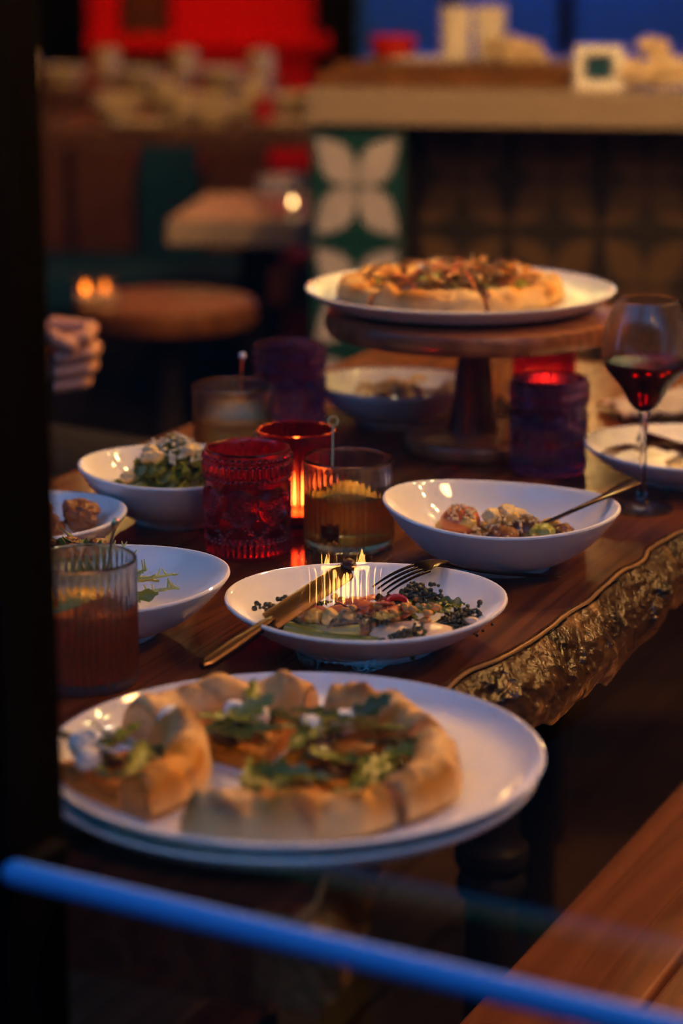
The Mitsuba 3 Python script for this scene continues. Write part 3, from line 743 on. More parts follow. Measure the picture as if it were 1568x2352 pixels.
# ------------------------------------------------------------------ cake stand with the second pizza
SX, SY = -0.942, 2.342
st = thing('cake_stand', 'dark wooden pedestal stand lifting the back pizza above the table', 'cake stand')
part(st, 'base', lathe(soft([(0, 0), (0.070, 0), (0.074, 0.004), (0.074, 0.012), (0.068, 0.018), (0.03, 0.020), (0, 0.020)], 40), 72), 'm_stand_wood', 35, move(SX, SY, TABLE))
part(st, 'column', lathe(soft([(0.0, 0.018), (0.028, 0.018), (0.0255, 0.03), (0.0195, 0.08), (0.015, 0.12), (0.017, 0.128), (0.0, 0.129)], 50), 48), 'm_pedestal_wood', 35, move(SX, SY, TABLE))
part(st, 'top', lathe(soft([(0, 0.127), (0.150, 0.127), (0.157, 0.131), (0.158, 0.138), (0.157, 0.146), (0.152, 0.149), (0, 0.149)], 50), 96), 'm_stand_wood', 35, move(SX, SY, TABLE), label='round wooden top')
TX, TY, TZ = -0.965, 2.358, TABLE + 0.1495
solo('raised_plate', BIG, 'm_porcelain', 'white plate with pizza raised on the wooden cake stand', 'plate', smooth=40, M=move(TX, TY, TZ))
for i, (rot, half) in enumerate(((10, 34), (75, 30), (135, 29), (-165, 29), (-105, 30), (-48, 27))):
    rad = math.radians(rot)
    lab = ('back pizza slice on the raised plate, pointing right', 'back pizza slice on the raised plate, at its far right', 'back pizza slice on the raised plate, at its far left', 'leftmost pizza slice on the raised plate', 'pale pizza slice at the front left of the raised plate', 'browned pizza slice at the front right of the raised plate')[i]
    pizza_slice(on_plate(TX, TY, TZ + 0.009, -0.010 + 0.004 * math.cos(rad), 0.004 * math.sin(rad), rot), D2(half), 31 + i, lab, 2, [], R=0.117, darks=12, puff=0.017)

# ------------------------------------------------------------------ food in the bowls and cutlery
def join_many(ms):
    return trimesh.util.concatenate(ms)

def broccolini(label, pts, seed, r=0.0042):
    g = np.random.default_rng(seed)
    t = thing('broccolini', label, 'broccolini', None)
    p = np.array([local(FX, FY, *q) for q in pts])
    c = curve(p, 24)
    part(t, 'stem', tube(c, np.linspace(r, r * 0.75, 24), sides=10), 'm_stem_green', 40)
    d = c[-1] - c[-4]; d /= np.linalg.norm(d)
    side = np.cross(d, [0, 0, 1]); side /= np.linalg.norm(side); up = np.cross(side, d)
    ms = []
    for i in range(13):
        a, b = g.uniform(-1, 1), g.uniform(-0.25, 1.0)
        L = g.uniform(0.016, 0.034)
        e = c[-1] + d * L + side * a * L * 0.75 + up * b * L * 0.55
        ms.append(tube([c[-2], (c[-1] + e) / 2 + up * 0.002, e], [0.0016, 0.0009], sides=6, n=6))
        for _ in range(15):
            q = c[-1] + (e - c[-1]) * g.uniform(0.45, 1.08) + g.normal(0, 0.0021, 3)
            ms.append(at(trimesh.creation.icosphere(1, radius=g.uniform(0.0012, 0.0024)), x=q[0], y=q[1], z=q[2]))
    part(t, 'floret', join_many(ms), 'm_floret', 60, label='dark charred floret')
broccolini('charred broccolini with its floret spreading to the right over the puree', [(-0.02, -0.028, 0.018), (0.02, -0.022, 0.020), (0.055, -0.010, 0.018)], 3)
broccolini('charred broccolini whose dark floret rises below the fork', [(-0.035, 0.005, 0.018), (0.0, 0.012, 0.022), (0.022, 0.018, 0.026)], 4)
broccolini('green broccolini stem along the front of the middle plate', [(-0.062, -0.020, 0.020), (-0.03, -0.034, 0.016), (0.01, -0.042, 0.015)], 5, 0.006)
broccolini('broccolini at the left of the middle plate beneath the knife', [(-0.005, -0.036, 0.022), (-0.032, -0.028, 0.020), (-0.050, -0.018, 0.020)], 6, 0.0055)
solo('pan_sauce', blob(0.045, 302, 0.25, 1.3, (1.0, 0.60, 0.20), 4), 'm_pan_sauce', 'glossy orange brown sauce under the broccolini and potatoes', 'sauce', M=move(*local(FX, FY, -0.008, -0.008, 0.0185), rz=math.degrees(YAW)))
charred = [arugula(0.034, 90 + i, 0.010, 3, 0.6) for i in range(3)]
g = np.random.default_rng(22)
for i in range(18):
    solo('charred_leaf', charred[i % 3], 'm_leaf_1' if i % 2 else 'm_charred_leaf', 'small charred green leaf among the broccolini', 'leaf', 'charred leaves on the broccolini plate', 35,
         move(*local(FX, FY, g.uniform(-0.055, 0.060), g.uniform(-0.036, 0.016), 0.026 + 0.008 * g.random()), rz=g.uniform(0, 360), rx=g.uniform(-25, 25)) @ move(-0.014))
g = np.random.default_rng(21)
for i in range(11):
    a, b = g.uniform(-0.042, 0.022), g.uniform(-0.024, 0.016)
    solo('potato_chunk', blob(0.0074, 200 + i, 0.26, 1.4, (1.25, 0.9, 0.8)), 'm_potato', 'yellow potato chunk in the middle of the broccolini plate', 'potato', 'potato chunks on the broccolini plate', M=move(*local(FX, FY, a, b, 0.018 + 0.012 * g.random()), rz=g.uniform(0, 360)))
for i in range(34):
    a, b = g.uniform(-0.058, 0.055), g.uniform(-0.030, 0.014)
    solo('peanut', blob(0.0031, 230 + i, 0.15, 1.2, (1.5, 0.95, 0.85), 2), 'm_nut', 'roasted peanut scattered over the broccolini', 'peanut', 'peanuts on the broccolini plate', M=move(*local(FX, FY, a, b, 0.029 + 0.009 * g.random()), rz=g.uniform(0, 360)))
for i in range(22):
    a, b = g.uniform(-0.05, 0.045), g.uniform(-0.026, 0.018)
    solo('crisp_flake', blob(0.006, 260 + i, 0.4, 1.6, (1.3, 1.0, 0.3), 2), 'm_tomato', 'reddish brown crisp flake on the broccolini', 'crisp', 'crisp flakes on the broccolini plate', M=move(*local(FX, FY, a, b, 0.031 + 0.008 * g.random()), rz=g.uniform(0, 360), rx=g.uniform(-40, 40)))
ring = [local(FX, FY, 0.024 + 0.0085 * math.cos(q), -0.006 + 0.004 * math.sin(q), 0.0335 + 0.0065 * math.sin(q)) for q in np.linspace(0, 2 * np.pi, 40)]
solo('chili_ring', tube(ring, 0.0017, 0.0026, 10), 'm_chili', 'glossy red chili ring on the broccolini', 'chili')
solo('chili_strip', tube([local(FX, FY, -0.072, 0.000, 0.019), local(FX, FY, -0.060, 0.006, 0.025), local(FX, FY, -0.047, 0.010, 0.029)], [0.0025, 0.0034, 0.002], 0.0013, 10, n=16), 'm_chili', 'red chili strip left of the knife', 'chili')
solo('puree', blob(0.033, 300, 0.22, 1.1, (1.0, 0.50, 0.24), 4), 'm_puree', 'smear of cream coloured puree at the front right of the broccolini', 'puree', M=move(*local(FX, FY, 0.036, -0.034, 0.0195), rz=math.degrees(YAW) + 4))
solo('nut_piece', blob(0.004, 301, 0.2, 1.2, (1.4, 1.0, 0.7), 2), 'm_puree', 'pale nut at the right end of the middle plate', 'nut', M=move(*local(FX, FY, 0.083, -0.016, 0.025)))

def knife_at(label, p0, p1, blade_w=0.0085, split=0.5):
    t = thing('table_knife', label, 'knife')
    p0, p1 = np.asarray(p0, float), np.asarray(p1, float)          # tip, end of the handle
    c = lambda u: p0 + (p1 - p0) * np.asarray(u)[:, None]
    u = np.linspace(0, split, 24)
    d = (p1 - p0) / np.linalg.norm(p1 - p0)
    w = np.cross(d, [0, 0, 1]); w /= np.linalg.norm(w)
    lean = (EYE - p0) / np.linalg.norm(EYE - p0) + np.array([0, 0, 0.35]); lean -= d * (lean @ d); lean /= np.linalg.norm(lean)   # the flat of the blade is turned up towards the window
    part(t, 'blade', tube(c(u), blade_w * np.clip(1 - (1 - u / split / 0.07).clip(0, 1) ** 2, 0.05, 1) ** 0.5, 0.0010, 12, up=lean), 'm_copper', 40)
    u = np.linspace(split - 0.015, 1, 30)
    part(t, 'handle', tube(c(u), np.interp(u, [split - 0.015, split + 0.03, 0.8, 0.97, 1], [0.0035, 0.0045, 0.0062, 0.006, 0.003]), 0.0032, 12, up=lean), 'm_copper', 40)
    return t
kt = knife_at('copper coloured table knife resting across the left rim of the middle plate', local(FX, FY, -0.013, 0.030, 0.054), local(FX, FY, -0.122, -0.135, 0.026), 0.0088, 0.56)
solo('food_bit', blob(0.0052, 303, 0.4, 1.6, (1.2, 0.8, 0.9), 3), 'm_dark_food', 'dark food bit sticking to the tip of the knife on the middle plate', 'food', M=move(*local(FX, FY, -0.0135, 0.030, 0.0575)))
def fork_at(label, neck, tips, end, mid=None, w=0.0105, cat_='fork'):
    """tines from the neck to the tips, a shaft from the neck to the end"""
    t = thing('table_fork', label, cat_)
    neck, tips, end = (np.asarray(x, float) for x in (neck, tips, end))
    d = tips - neck; d /= np.linalg.norm(d)
    sd = np.cross(d, [0, 0, 1]); sd /= np.linalg.norm(sd)
    root = neck + (tips - neck) * 0.42 + np.array([0, 0, 0.004])
    part(t, 'head', tube([neck, (neck + root) / 2 + np.array([0, 0, 0.003]), root], [0.0032, 0.0095, w], [0.0016, 0.0011, 0.0010], 12, n=16), 'm_copper', 40)
    for k in (-1.5, -0.5, 0.5, 1.5):
        o = sd * k * w * 0.56
        part(t, 'tine', tube([root - d * 0.003 + o, root + (tips - root) * 0.5 + o + np.array([0, 0, 0.002]), tips + o], [0.0021, 0.0018, 0.0009], [0.0011, 0.001, 0.0007], 8, n=14), 'm_copper', 40)
    m = (neck + end) / 2 + np.array([0, 0, 0.003]) if mid is None else np.asarray(mid, float)
    part(t, 'handle', tube([neck - d * -0.002, m, end], [0.0032, 0.0028, 0.0055, 0.0062, 0.004], [0.0018, 0.0016, 0.0015, 0.0014, 0.0012], 12, n=40), 'm_copper', 40)
    return t
fork_at('copper coloured fork, tines down on the far rim of the middle plate', local(FX, FY, 0.068, 0.088, 0.043), local(FX, FY, 0.012, 0.056, 0.0285), (-0.684, 1.905, TABLE + 0.004), mid=local(FX, FY, 0.105, 0.140, 0.020), w=0.0135)

# frisee salad
leaf_big = [arugula(0.065, 80 + i, 0.013, 4, 0.5) for i in range(4)]
g = np.random.default_rng(31)
for i in range(34):
    a, b = g.uniform(-0.085, 0.022), g.uniform(-0.030, 0.030)
    h = 0.066 - 0.28 * abs(a + 0.045) - 0.25 * abs(b)
    solo('salad_leaf', leaf_big[i % 4], f'm_leaf_{i % 3}', 'green leaf in the pile of the frisee salad', 'salad leaf', 'leaves of the frisee salad', 35,
         move(*local(LX, LY, a, b, 0.012 + h * (0.35 + 0.65 * g.random())), rz=g.uniform(0, 360), rx=g.uniform(-35, 35), ry=g.uniform(-30, 20)) @ move(-0.03))
for i in range(12):
    a, b = g.uniform(-0.085, 0.0), g.uniform(-0.022, 0.015)
    solo('browned_bit', blob(0.007, 330 + i, 0.45, 1.8, (1.3, 0.9, 0.6), 3), 'm_brown_food', 'browned crisp bit on top of the frisee salad', 'crisp', 'browned bits on the frisee salad', M=move(*local(LX, LY, a, b, 0.066 + 0.007 * g.random()), rz=g.uniform(0, 360)))
def frisee(label, pts, seed):
    gg = np.random.default_rng(seed)
    c = curve(np.array([local(LX, LY, *q) for q in pts]), 30)
    ms = [tube(c, np.linspace(0.0024, 0.0009, 30), sides=8)]
    for k in range(8, 30, 2):
        d = np.array([gg.normal(), gg.normal(), abs(gg.normal()) * 0.8]); d /= np.linalg.norm(d)
        ms.append(tube([c[k], c[k] + d * 0.004, c[k] + d * 0.008 + np.array([0, 0, 0.001])], [0.0011, 0.0005], sides=6, n=6))
    solo('frisee_sprig', join_many(ms), 'm_frisee', label, 'frisee', smooth=40)
frisee('pale frisee sprig reaching far right out of the salad', [(0.000, -0.005, 0.044), (0.020, -0.008, 0.047), (0.040, -0.010, 0.049), (0.058, -0.006, 0.051)], 1)
frisee('curled frisee sprig arching over the salad behind the pick', [(-0.012, 0.005, 0.046), (-0.002, 0.010, 0.062), (0.012, 0.012, 0.066), (0.022, 0.010, 0.058)], 2)
frisee('frisee sprig lying lowest at the right of the salad', [(0.010, -0.014, 0.030), (0.026, -0.018, 0.036), (0.044, -0.016, 0.040), (0.062, -0.014, 0.041)], 3)
frisee('frisee sprig pointing up from the salad', [(0.008, 0.0, 0.044), (0.024, -0.004, 0.050), (0.036, -0.012, 0.056)], 4)

# chopped kale with croutons and grated cheese
KX, KY = -1.094, 1.938
g = np.random.default_rng(41)
ms, cs = [], []
for i in range(430):
    q, rr = g.uniform(0, 2 * np.pi), math.sqrt(g.random())
    a, b = 0.058 * rr * math.cos(q) + 0.012, 0.042 * rr * math.sin(q)
    h = 0.010 + (0.054 * (1 - rr ** 1.6) + 0.014) * (0.45 + 0.55 * g.random())
    n = 4
    P = np.zeros((n, n, 3)); uu = np.linspace(-1, 1, n)
    P[..., 0], P[..., 1] = uu[:, None] * 0.0075, uu[None] * 0.006
    P[..., 2] = 0.0035 * g.normal(size=(n, n))
    m = sheet(P, 0.0006)
    m.apply_transform(move(*local(KX, KY, a, b, h), rz=g.uniform(0, 360), rx=g.uniform(-60, 60), ry=g.uniform(-60, 60)))
    ms.append(m)
solo('chopped_kale', join_many(ms), 'm_leaf_0', 'heap of chopped green kale in the back left bowl', 'kale', smooth=50, kind='stuff')
for i in range(11):
    q, rr = g.uniform(0, 2 * np.pi), math.sqrt(g.uniform(0.1, 0.9))
    solo('crouton', blob(0.0075, 350 + i, 0.25, 1.3, (1.1, 0.9, 0.8)), 'm_grain', 'golden crouton in the kale salad', 'crouton', 'croutons in the kale salad', M=move(*local(KX, KY, 0.055 * rr * math.cos(q) + 0.010, 0.040 * rr * math.sin(q) - 0.008, 0.02 + 0.052 * (1 - rr ** 1.6) + 0.008), rz=g.uniform(0, 360)))
ms = []
for i in range(90):
    q, rr = g.uniform(0, 2 * np.pi), math.sqrt(g.random())
    p = local(KX, KY, 0.034 * rr * math.cos(q) + 0.012, 0.026 * rr * math.sin(q), 0.062 + 0.018 * (1 - rr) + 0.006 * g.random())
    d = np.array([*g.normal(size=2), 0.35 * g.normal()]); d *= 0.006 / np.linalg.norm(d)
    ms.append(tube([p - d, p + np.array([0, 0, 0.0015]), p + d], 0.0011, 0.0006, 6, n=5))
solo('grated_cheese', join_many(ms), 'm_shaved_cheese', 'white grated cheese on top of the kale', 'cheese', kind='stuff')

# tomato and grain salad
g = np.random.default_rng(51)
for lab, a, b, h, rr, mt in (('large red tomato half coated with grains left of the middle of the right bowl', -0.030, 0.0, 0.030, 0.018, 'm_tomato'), ('browned tomato half right of the middle of the right bowl', 0.018, -0.004, 0.024, 0.016, 'm_dark_food'),
                             ('dark tomato piece at the right end of the salad', 0.042, -0.006, 0.020, 0.011, 'm_dark_food'), ('dark olive between the tomato halves', -0.004, -0.014, 0.019, 0.010, 'm_dark_food'), ('small red tomato at the front of the salad', 0.028, -0.022, 0.014, 0.009, 'm_chili')):
    solo('tomato', blob(rr, int(rr * 9000), 0.12, 1.1, (1, 1, 0.85)), mt, lab, 'tomato', M=move(*local(RX, RY, a * 1.2, b, h + 0.008)))
for i in range(34):
    a, b = g.uniform(-0.056, 0.056), g.uniform(-0.028, 0.016)
    solo('salad_chunk', blob(0.0088, 380 + i, 0.3, 1.4, (1.2, 0.9, 0.8)), ('m_potato', 'm_leaf_2', 'm_grain', 'm_brown_food')[i % 4], 'chopped vegetable chunk in the right bowl', 'vegetable', 'vegetable chunks in the right bowl', M=move(*local(RX, RY, a, b, 0.014 + (0.036 - 0.28 * abs(a + 0.005)) * g.random()), rz=g.uniform(0, 360)))
ms = []
for i in range(420):
    a, b = g.normal(-0.008, 0.034), g.normal(-0.008, 0.013)
    if (a / 0.075) ** 2 + (b / 0.038) ** 2 > 1:
        continue
    for (ca, cb, ch, cr) in ((-0.036, 0.0, 0.038, 0.018), (0.0216, -0.004, 0.032, 0.016)):
        dd = math.hypot(a - ca, b - cb)
        if dd < cr * 0.9:
            h = ch + math.sqrt(cr ** 2 - dd ** 2) * 0.9; break
    else:
        h = 0.022 + max(0.0, 0.026 - 0.35 * abs(a)) * g.random()
    p = local(RX, RY, a, b, h)
    ms.append(at(trimesh.creation.icosphere(1, radius=g.uniform(0.0010, 0.0018)), x=p[0], y=p[1], z=p[2]))
solo('cooked_grain', join_many(ms), 'm_grain', 'toasted grains sprinkled over the tomato salad', 'grain', kind='stuff', smooth=60)
t = thing('serving_spoon', 'dark copper spoon leaning out of the right bowl towards the wine glass', 'spoon')
part(t, 'handle', tube([local(RX, RY, 0.028, -0.004, 0.034), local(RX, RY, 0.075, 0.010, 0.052), local(RX, RY, 0.125, 0.045, 0.064)], [0.003, 0.0026, 0.004, 0.0062, 0.004], [0.0018, 0.0015, 0.0014], 12, n=40), 'm_copper', 40)
part(t, 'scoop', blob(0.018, 9, 0.0, 1, (1.25, 0.85, 0.16), 3), 'm_copper', 40, move(*local(RX, RY, 0.012, -0.008, 0.028), rz=math.degrees(YAW) + 15, ry=-18))

# browned vegetables on the far left plate
g = np.random.default_rng(61)
for i in range(9):
    solo('roast_cauliflower', blob(0.015, 410 + i, 0.5, 1.9, (1.1, 1.0, 0.9), 4, 4), 'm_brown_food', 'browned roast floret on the far left plate', 'cauliflower', 'roast florets on the far left plate', M=move(*local(-1.145, 1.781, g.uniform(-0.03, 0.05), g.uniform(-0.022, 0.02), 0.022 + 0.012 * g.random()), rz=g.uniform(0, 360)))
# pasta in the back bowl
g = np.random.default_rng(71)
for i in range(22):
    p = local(-1.075, 2.435, g.uniform(-0.035, 0.062), g.uniform(-0.03, 0.028), 0.022 + 0.016 * g.random())
    q = g.uniform(0, 2 * np.pi); d = np.array([math.cos(q), math.sin(q), 0.3]) * 0.014
    solo('pasta_piece', tube([p - d, p + np.array([0, 0, 0.008]), p + d], [0.004, 0.0055, 0.004], 0.003, 8, n=10), 'm_pasta', 'curved pasta piece in the back bowl', 'pasta', 'pasta in the back bowl')
# yellow food and cutlery on the right plate
QX, QY = -0.692, 2.307
solo('yellow_mash', blob(0.034, 500, 0.3, 1.5, (1.2, 0.7, 0.38), 4), 'm_grain', 'golden yellow food on the plate behind the red wine glass', 'food', M=move(*local(QX, QY, 0.012, -0.02, 0.018), rz=math.degrees(YAW)))
fork_at('copper fork lying across the plate behind the red wine glass', local(QX, QY, -0.055, -0.020, 0.036), local(QX, QY, -0.09, -0.055, 0.038), local(QX, QY, 0.03, -0.035, 0.030), mid=local(QX, QY, -0.03, -0.012, 0.040), w=0.008)
knife_at('copper knife pointing away on the plate behind the red wine glass', local(QX, QY, -0.045, 0.055, 0.033), local(QX, QY, 0.012, -0.05, 0.034), 0.007, 0.5)

# caramelised strips on the raised pizza
g = np.random.default_rng(81)
for i in range(40):
    q, rr = g.uniform(0, 2 * np.pi), 0.088 * math.sqrt(g.random())
    p = np.array([TX, TY, TZ + 0.032 + 0.010 * (1 - (rr / 0.088) ** 2)]) + RIGHT * (rr * math.cos(q) - 0.010) + np.array([-math.sin(YAW), math.cos(YAW), 0]) * rr * math.sin(q) + np.array([0, 0, 0.004 * g.random()])
    d = np.array([*g.normal(size=2), 0.25 * g.normal()]); d *= 0.016 / np.linalg.norm(d)
    solo('roast_strip', tube([p - d, p + np.array([*g.normal(0, 0.003, 2), 0.003]), p + d], [0.003, 0.0042, 0.002], 0.0014, 8, n=10), ('m_brown_food', 'm_dark_food', 'm_tomato', 'm_nut')[i % 4], 'roasted vegetable strip on the raised pizza', 'vegetable strip', 'roasted strips on the raised pizza')
pb = np.array([TX, TY, TZ + 0.03])
solo('onion_petal', tube([pb + RIGHT * 0.022, pb + RIGHT * 0.014 + np.array([0, 0, 0.012]), pb + RIGHT * 0.012 + np.array([0, 0, 0.027])], [0.007, 0.005, 0.0015], 0.0012, 8, n=12), 'm_pasta', 'pale onion petal standing up on the raised pizza', 'onion')

# ------------------------------------------------------------------ the bar behind the table
BARX, BARY = -1.896, 3.894
def at_bar(x0, x1, y0, y1, z0, z1, r=0.004):
    m = rbox(x0, x1, y0, y1, z0, z1, r)
    m.apply_transform(move(BARX, BARY, 0, rz=17))
    return m
def bar_point(x, y, z):
    return (move(BARX, BARY, 0, rz=17) @ np.array([x, y, z, 1]))[:3]
solo('bar_worktop', at_bar(0.0, 2.7, 0.0, 0.92, 0.922, 0.985, 0.005), 'm_stone', 'thick grey stone worktop of the bar', 'worktop', smooth=35)
base = thing('bar_counter', 'bar front with teal petal tiles on its end post, under the grey worktop', 'bar')
part(base, 'end_post', at_bar(0.006, 0.176, 0.030, 0.80, 0.0, 0.922, 0.003), 'm_dark_iron', False)
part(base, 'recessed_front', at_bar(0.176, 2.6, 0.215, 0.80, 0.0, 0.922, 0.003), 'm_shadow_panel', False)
def tile_mesh(w, h, d=0.012, b=0.0016):
    """front face with bevelled edges, uv over the face; stands in the xz plane, facing -y"""
    v = [(0, 0, 0), (w, 0, 0), (w, 0, h), (0, 0, h)]
    fr = [(b, -d, b), (w - b, -d, b), (w - b, -d, h - b), (b, -d, h - b)]
    side = [(0, -d + b, 0), (w, -d + b, 0), (w, -d + b, h), (0, -d + b, h)]
    V = np.array(v + side + fr, float)
    F = [(8, 9, 10), (8, 10, 11)]
    for k in range(4):
        n = (k + 1) % 4
        F += [(4 + k, 4 + n, 8 + n), (4 + k, 8 + n, 8 + k), (k, n, 4 + n), (k, 4 + n, 4 + k)]
    m = trimesh.Trimesh(V, F, process=False)
    return m, np.c_[V[:, 0] / w, V[:, 2] / h]
TW, TH = 0.168, 0.197
tm, tuv = tile_mesh(TW, TH)
tile_ply = mikit.ply(tm, 'm_tile', smooth=False, uv=tuv)
shaded_ply = mikit.ply(tm, 'm_shaded_tile', smooth=False, uv=tuv)
for k in range(5):
    d = dict(tile_ply); d['to_world'] = T((move(BARX, BARY, 0, rz=17) @ move(0.007, 0.030, 0.913 - (k + 1) * 0.199)).tolist())
    scene[key_for('bar_counter__tile')] = d
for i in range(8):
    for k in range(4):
        d = dict(shaded_ply); d['to_world'] = T((move(BARX, BARY, 0, rz=17) @ move(0.18 + i * 0.170, 0.215, 0.913 - (k + 1) * 0.199)).tolist())
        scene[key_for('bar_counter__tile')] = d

def place(name, mesh, m, label, cat_, p, rz=0, group=None, smooth=35, s=1):
    return solo(name, mesh, m, label, cat_, group, smooth, move(p[0], p[1], p[2], rz=rz, s=s))
cup = lathe(soft([(0, 0.004), (0.022, 0.003), (0.026, 0), (0.029, 0.002), (0.030, 0.01), (0.034, 0.105), (0.0345, 0.109), (0.033, 0.110), (0.0315, 0.107), (0.028, 0.012), (0.0, 0.010)], 60), 48)
BZ = 0.985
place('cup', cup, 'm_white_ware', 'tall white cup on the bar, left of its twin', 'cup', (-1.93, 4.671, BZ))
place('cup', cup, 'm_white_ware', 'tall white cup on the bar beside the crumpled napkin', 'cup', (-1.872, 4.715, BZ))
def crumple(R, seed, sc=(1, 0.8, 0.6)):
    return blob(R, seed, 0.75, 2.2, sc, 4, 4)
for p, R, sd, lab in (((-1.70, 4.44, BZ + 0.034), 0.042, 1, 'crumpled grey napkin on the bar beside the white cups'), ((-1.77, 4.56, BZ + 0.032), 0.040, 2, 'tall grey napkin heap behind the white cups')):
    place('napkin', crumple(R, sd, (1.1, 0.9, 0.75)), 'm_cream_ware', lab, 'napkin', p)
tray = thing('serving_tray', 'dark wooden tray lying on the bar left of the white frame', 'tray')
Mt = move(*bar_point(0.235, 0.22, BZ), rz=19)
part(tray, 'board', rbox(-0.23, 0.23, -0.13, 0.13, 0, 0.012, 0.004), 'm_brown_leather', 35, Mt)
for y in (-0.13, 0.118):
    part(tray, 'edge', rbox(-0.23, 0.23, y, y + 0.012, 0.0, 0.026, 0.004), 'm_oak', 35, Mt)
fr = thing('picture_frame', 'small square white frame standing at the front of the bar', 'frame')
Mf = move(*bar_point(0.515, 0.045, BZ), rz=21)
outer_ = rbox(-0.044, 0.044, -0.008, 0.008, 0.0, 0.080, 0.003)
part(fr, 'border', cat(rbox(-0.044, 0.044, -0.008, 0.008, 0.0, 0.020, 0.003), rbox(-0.044, 0.044, -0.008, 0.008, 0.060, 0.080, 0.003), rbox(-0.044, -0.023, -0.008, 0.008, 0.001, 0.079, 0.003), rbox(0.023, 0.044, -0.008, 0.008, 0.001, 0.079, 0.003)), 'm_white_ware', 35, Mf)
part(fr, 'picture', box(-0.024, 0.024, 0.001, 0.006, 0.018, 0.062), 'm_teal_cloth', False, Mf, label='dark picture')
for (a, b, h, R, sd), lab in zip(((0.575, 0.06, 0.024, 0.034, 5), (0.628, 0.075, 0.027, 0.036, 6), (0.61, 0.10, 0.066, 0.024, 7), (0.69, 0.09, 0.028, 0.036, 8), (0.70, 0.11, 0.062, 0.026, 9)),
                                 ('cream napkin crumpled right beside the white frame', 'cream napkin in the middle of the heap on the bar', 'small cream napkin on top of the heap on the bar', 'cream napkin at the right end of the heap', 'cream napkin topmost at the right edge')):
    place('napkin', crumple(R, sd, (1.15, 0.9, 0.72)), 'm_cream_ware', lab, 'napkin', bar_point(a, b, BZ + h + 0.006))
saucer = plate_mesh(0.085, 0.012)
place('saucer', saucer, 'm_white_ware', 'pale plate at the back left of the bar', 'plate', bar_point(0.16, 0.62, BZ))
place('red_bowl', lathe(soft([(0, 0), (0.03, 0), (0.04, 0.01), (0.05, 0.045), (0.048, 0.046), (0.036, 0.012), (0, 0.008)], 40), 40), 'm_chili', 'red bowl at the back of the bar left of the cups', 'bowl', bar_point(0.06, 0.80, BZ))

# ------------------------------------------------------------------ small furniture between bar and table
stool = thing('round_stool', 'round wooden pedestal stool with a lit votive on it', 'stool')
ST = (-2.147, 3.826)
part(stool, 'seat', lathe(soft([(0, 0.555), (0.150, 0.555), (0.166, 0.562), (0.168, 0.59), (0.160, 0.600), (0, 0.600)], 40), 64), 'm_oak', 35, move(ST[0], ST[1], 0))
part(stool, 'post', lathe(soft([(0, 0.02), (0.030, 0.02), (0.028, 0.3), (0.034, 0.545), (0.06, 0.556), (0, 0.557)], 30), 32), 'm_dark_iron', 35, move(ST[0], ST[1], 0))
part(stool, 'base', lathe(soft([(0, 0), (0.15, 0), (0.15, 0.012), (0.04, 0.03), (0, 0.03)], 30), 48), 'm_dark_iron', 35, move(ST[0], ST[1], 0))
def tealight(label, x, y, z, R=0.022, power=1.0, col=(9, 1.6, 0.04)):
    t = thing('tealight', label, 'candle')
    part(t, 'cup', lathe([(0, 0.001), (R * 0.85, 0.001), (R, 0.006), (R, 0.045), (R - 0.001, 0.046)], 40), 'm_thin_glass', 40, move(x, y, z))
    part(t, 'wax', lathe(soft([(0, 0.003), (R - 0.003, 0.003), (R - 0.002, 0.006), (R - 0.002, 0.014), (0, 0.013)], 20), 32), 'm_wax', 35, move(x, y, z))
    part(t, 'flame', flame_mesh(0.020, 0.005), 'm_wax', True, move(x, y, z + 0.016), emit=[c * power for c in col])
tealight('orange tealight at the left edge of the round stool', -2.279, 3.764, 0.600)
tealight('orange tealight added on the round stool for the reflection right of the first', -2.250, 3.785, 0.600, power=0.5)  # added in place of the first flame's reflection

sl = thing('side_table', 'small square table with a thick cream stone top left of the bar', 'table')
Ms = move(-2.392, 4.268, 0, rz=18)
part(sl, 'top', rbox(0, 0.325, 0, 0.46, 0.628, 0.680, 0.006), 'm_marble', 35, Ms)
part(sl, 'post', rbox(0.12, 0.20, 0.17, 0.25, 0.02, 0.630, 0.004), 'm_dark_iron', 35, Ms)
part(sl, 'foot', rbox(0.03, 0.29, 0.08, 0.36, 0.0, 0.022, 0.004), 'm_dark_iron', 35, Ms)
part(sl, 'shelf', rbox(0.20, 0.32, 0.05, 0.40, 0.50, 0.575, 0.004), 'm_oak', 35, Ms, label='wooden shelf below the stone top')
dish = thing('lidded_jar', 'glass jar with a white lid on the cream side table', 'jar')
Md = move(-2.262, 4.535, 0.680)
part(dish, 'jar', lathe(soft([(0, 0.002), (0.045, 0.001), (0.052, 0.006), (0.054, 0.02), (0.050, 0.034), (0.046, 0.036)], 30), 48), 'm_thin_glass', 40, Md)
part(dish, 'lid', lathe(soft([(0, 0.035), (0.050, 0.035), (0.053, 0.038), (0.050, 0.062), (0.044, 0.068), (0, 0.070)], 30), 48), 'm_white_ware', 40, Md)
tealight('lit tealight just beside the lidded jar', -2.205, 4.47, 0.680, R=0.016, power=0.25, col=(48, 28, 10))

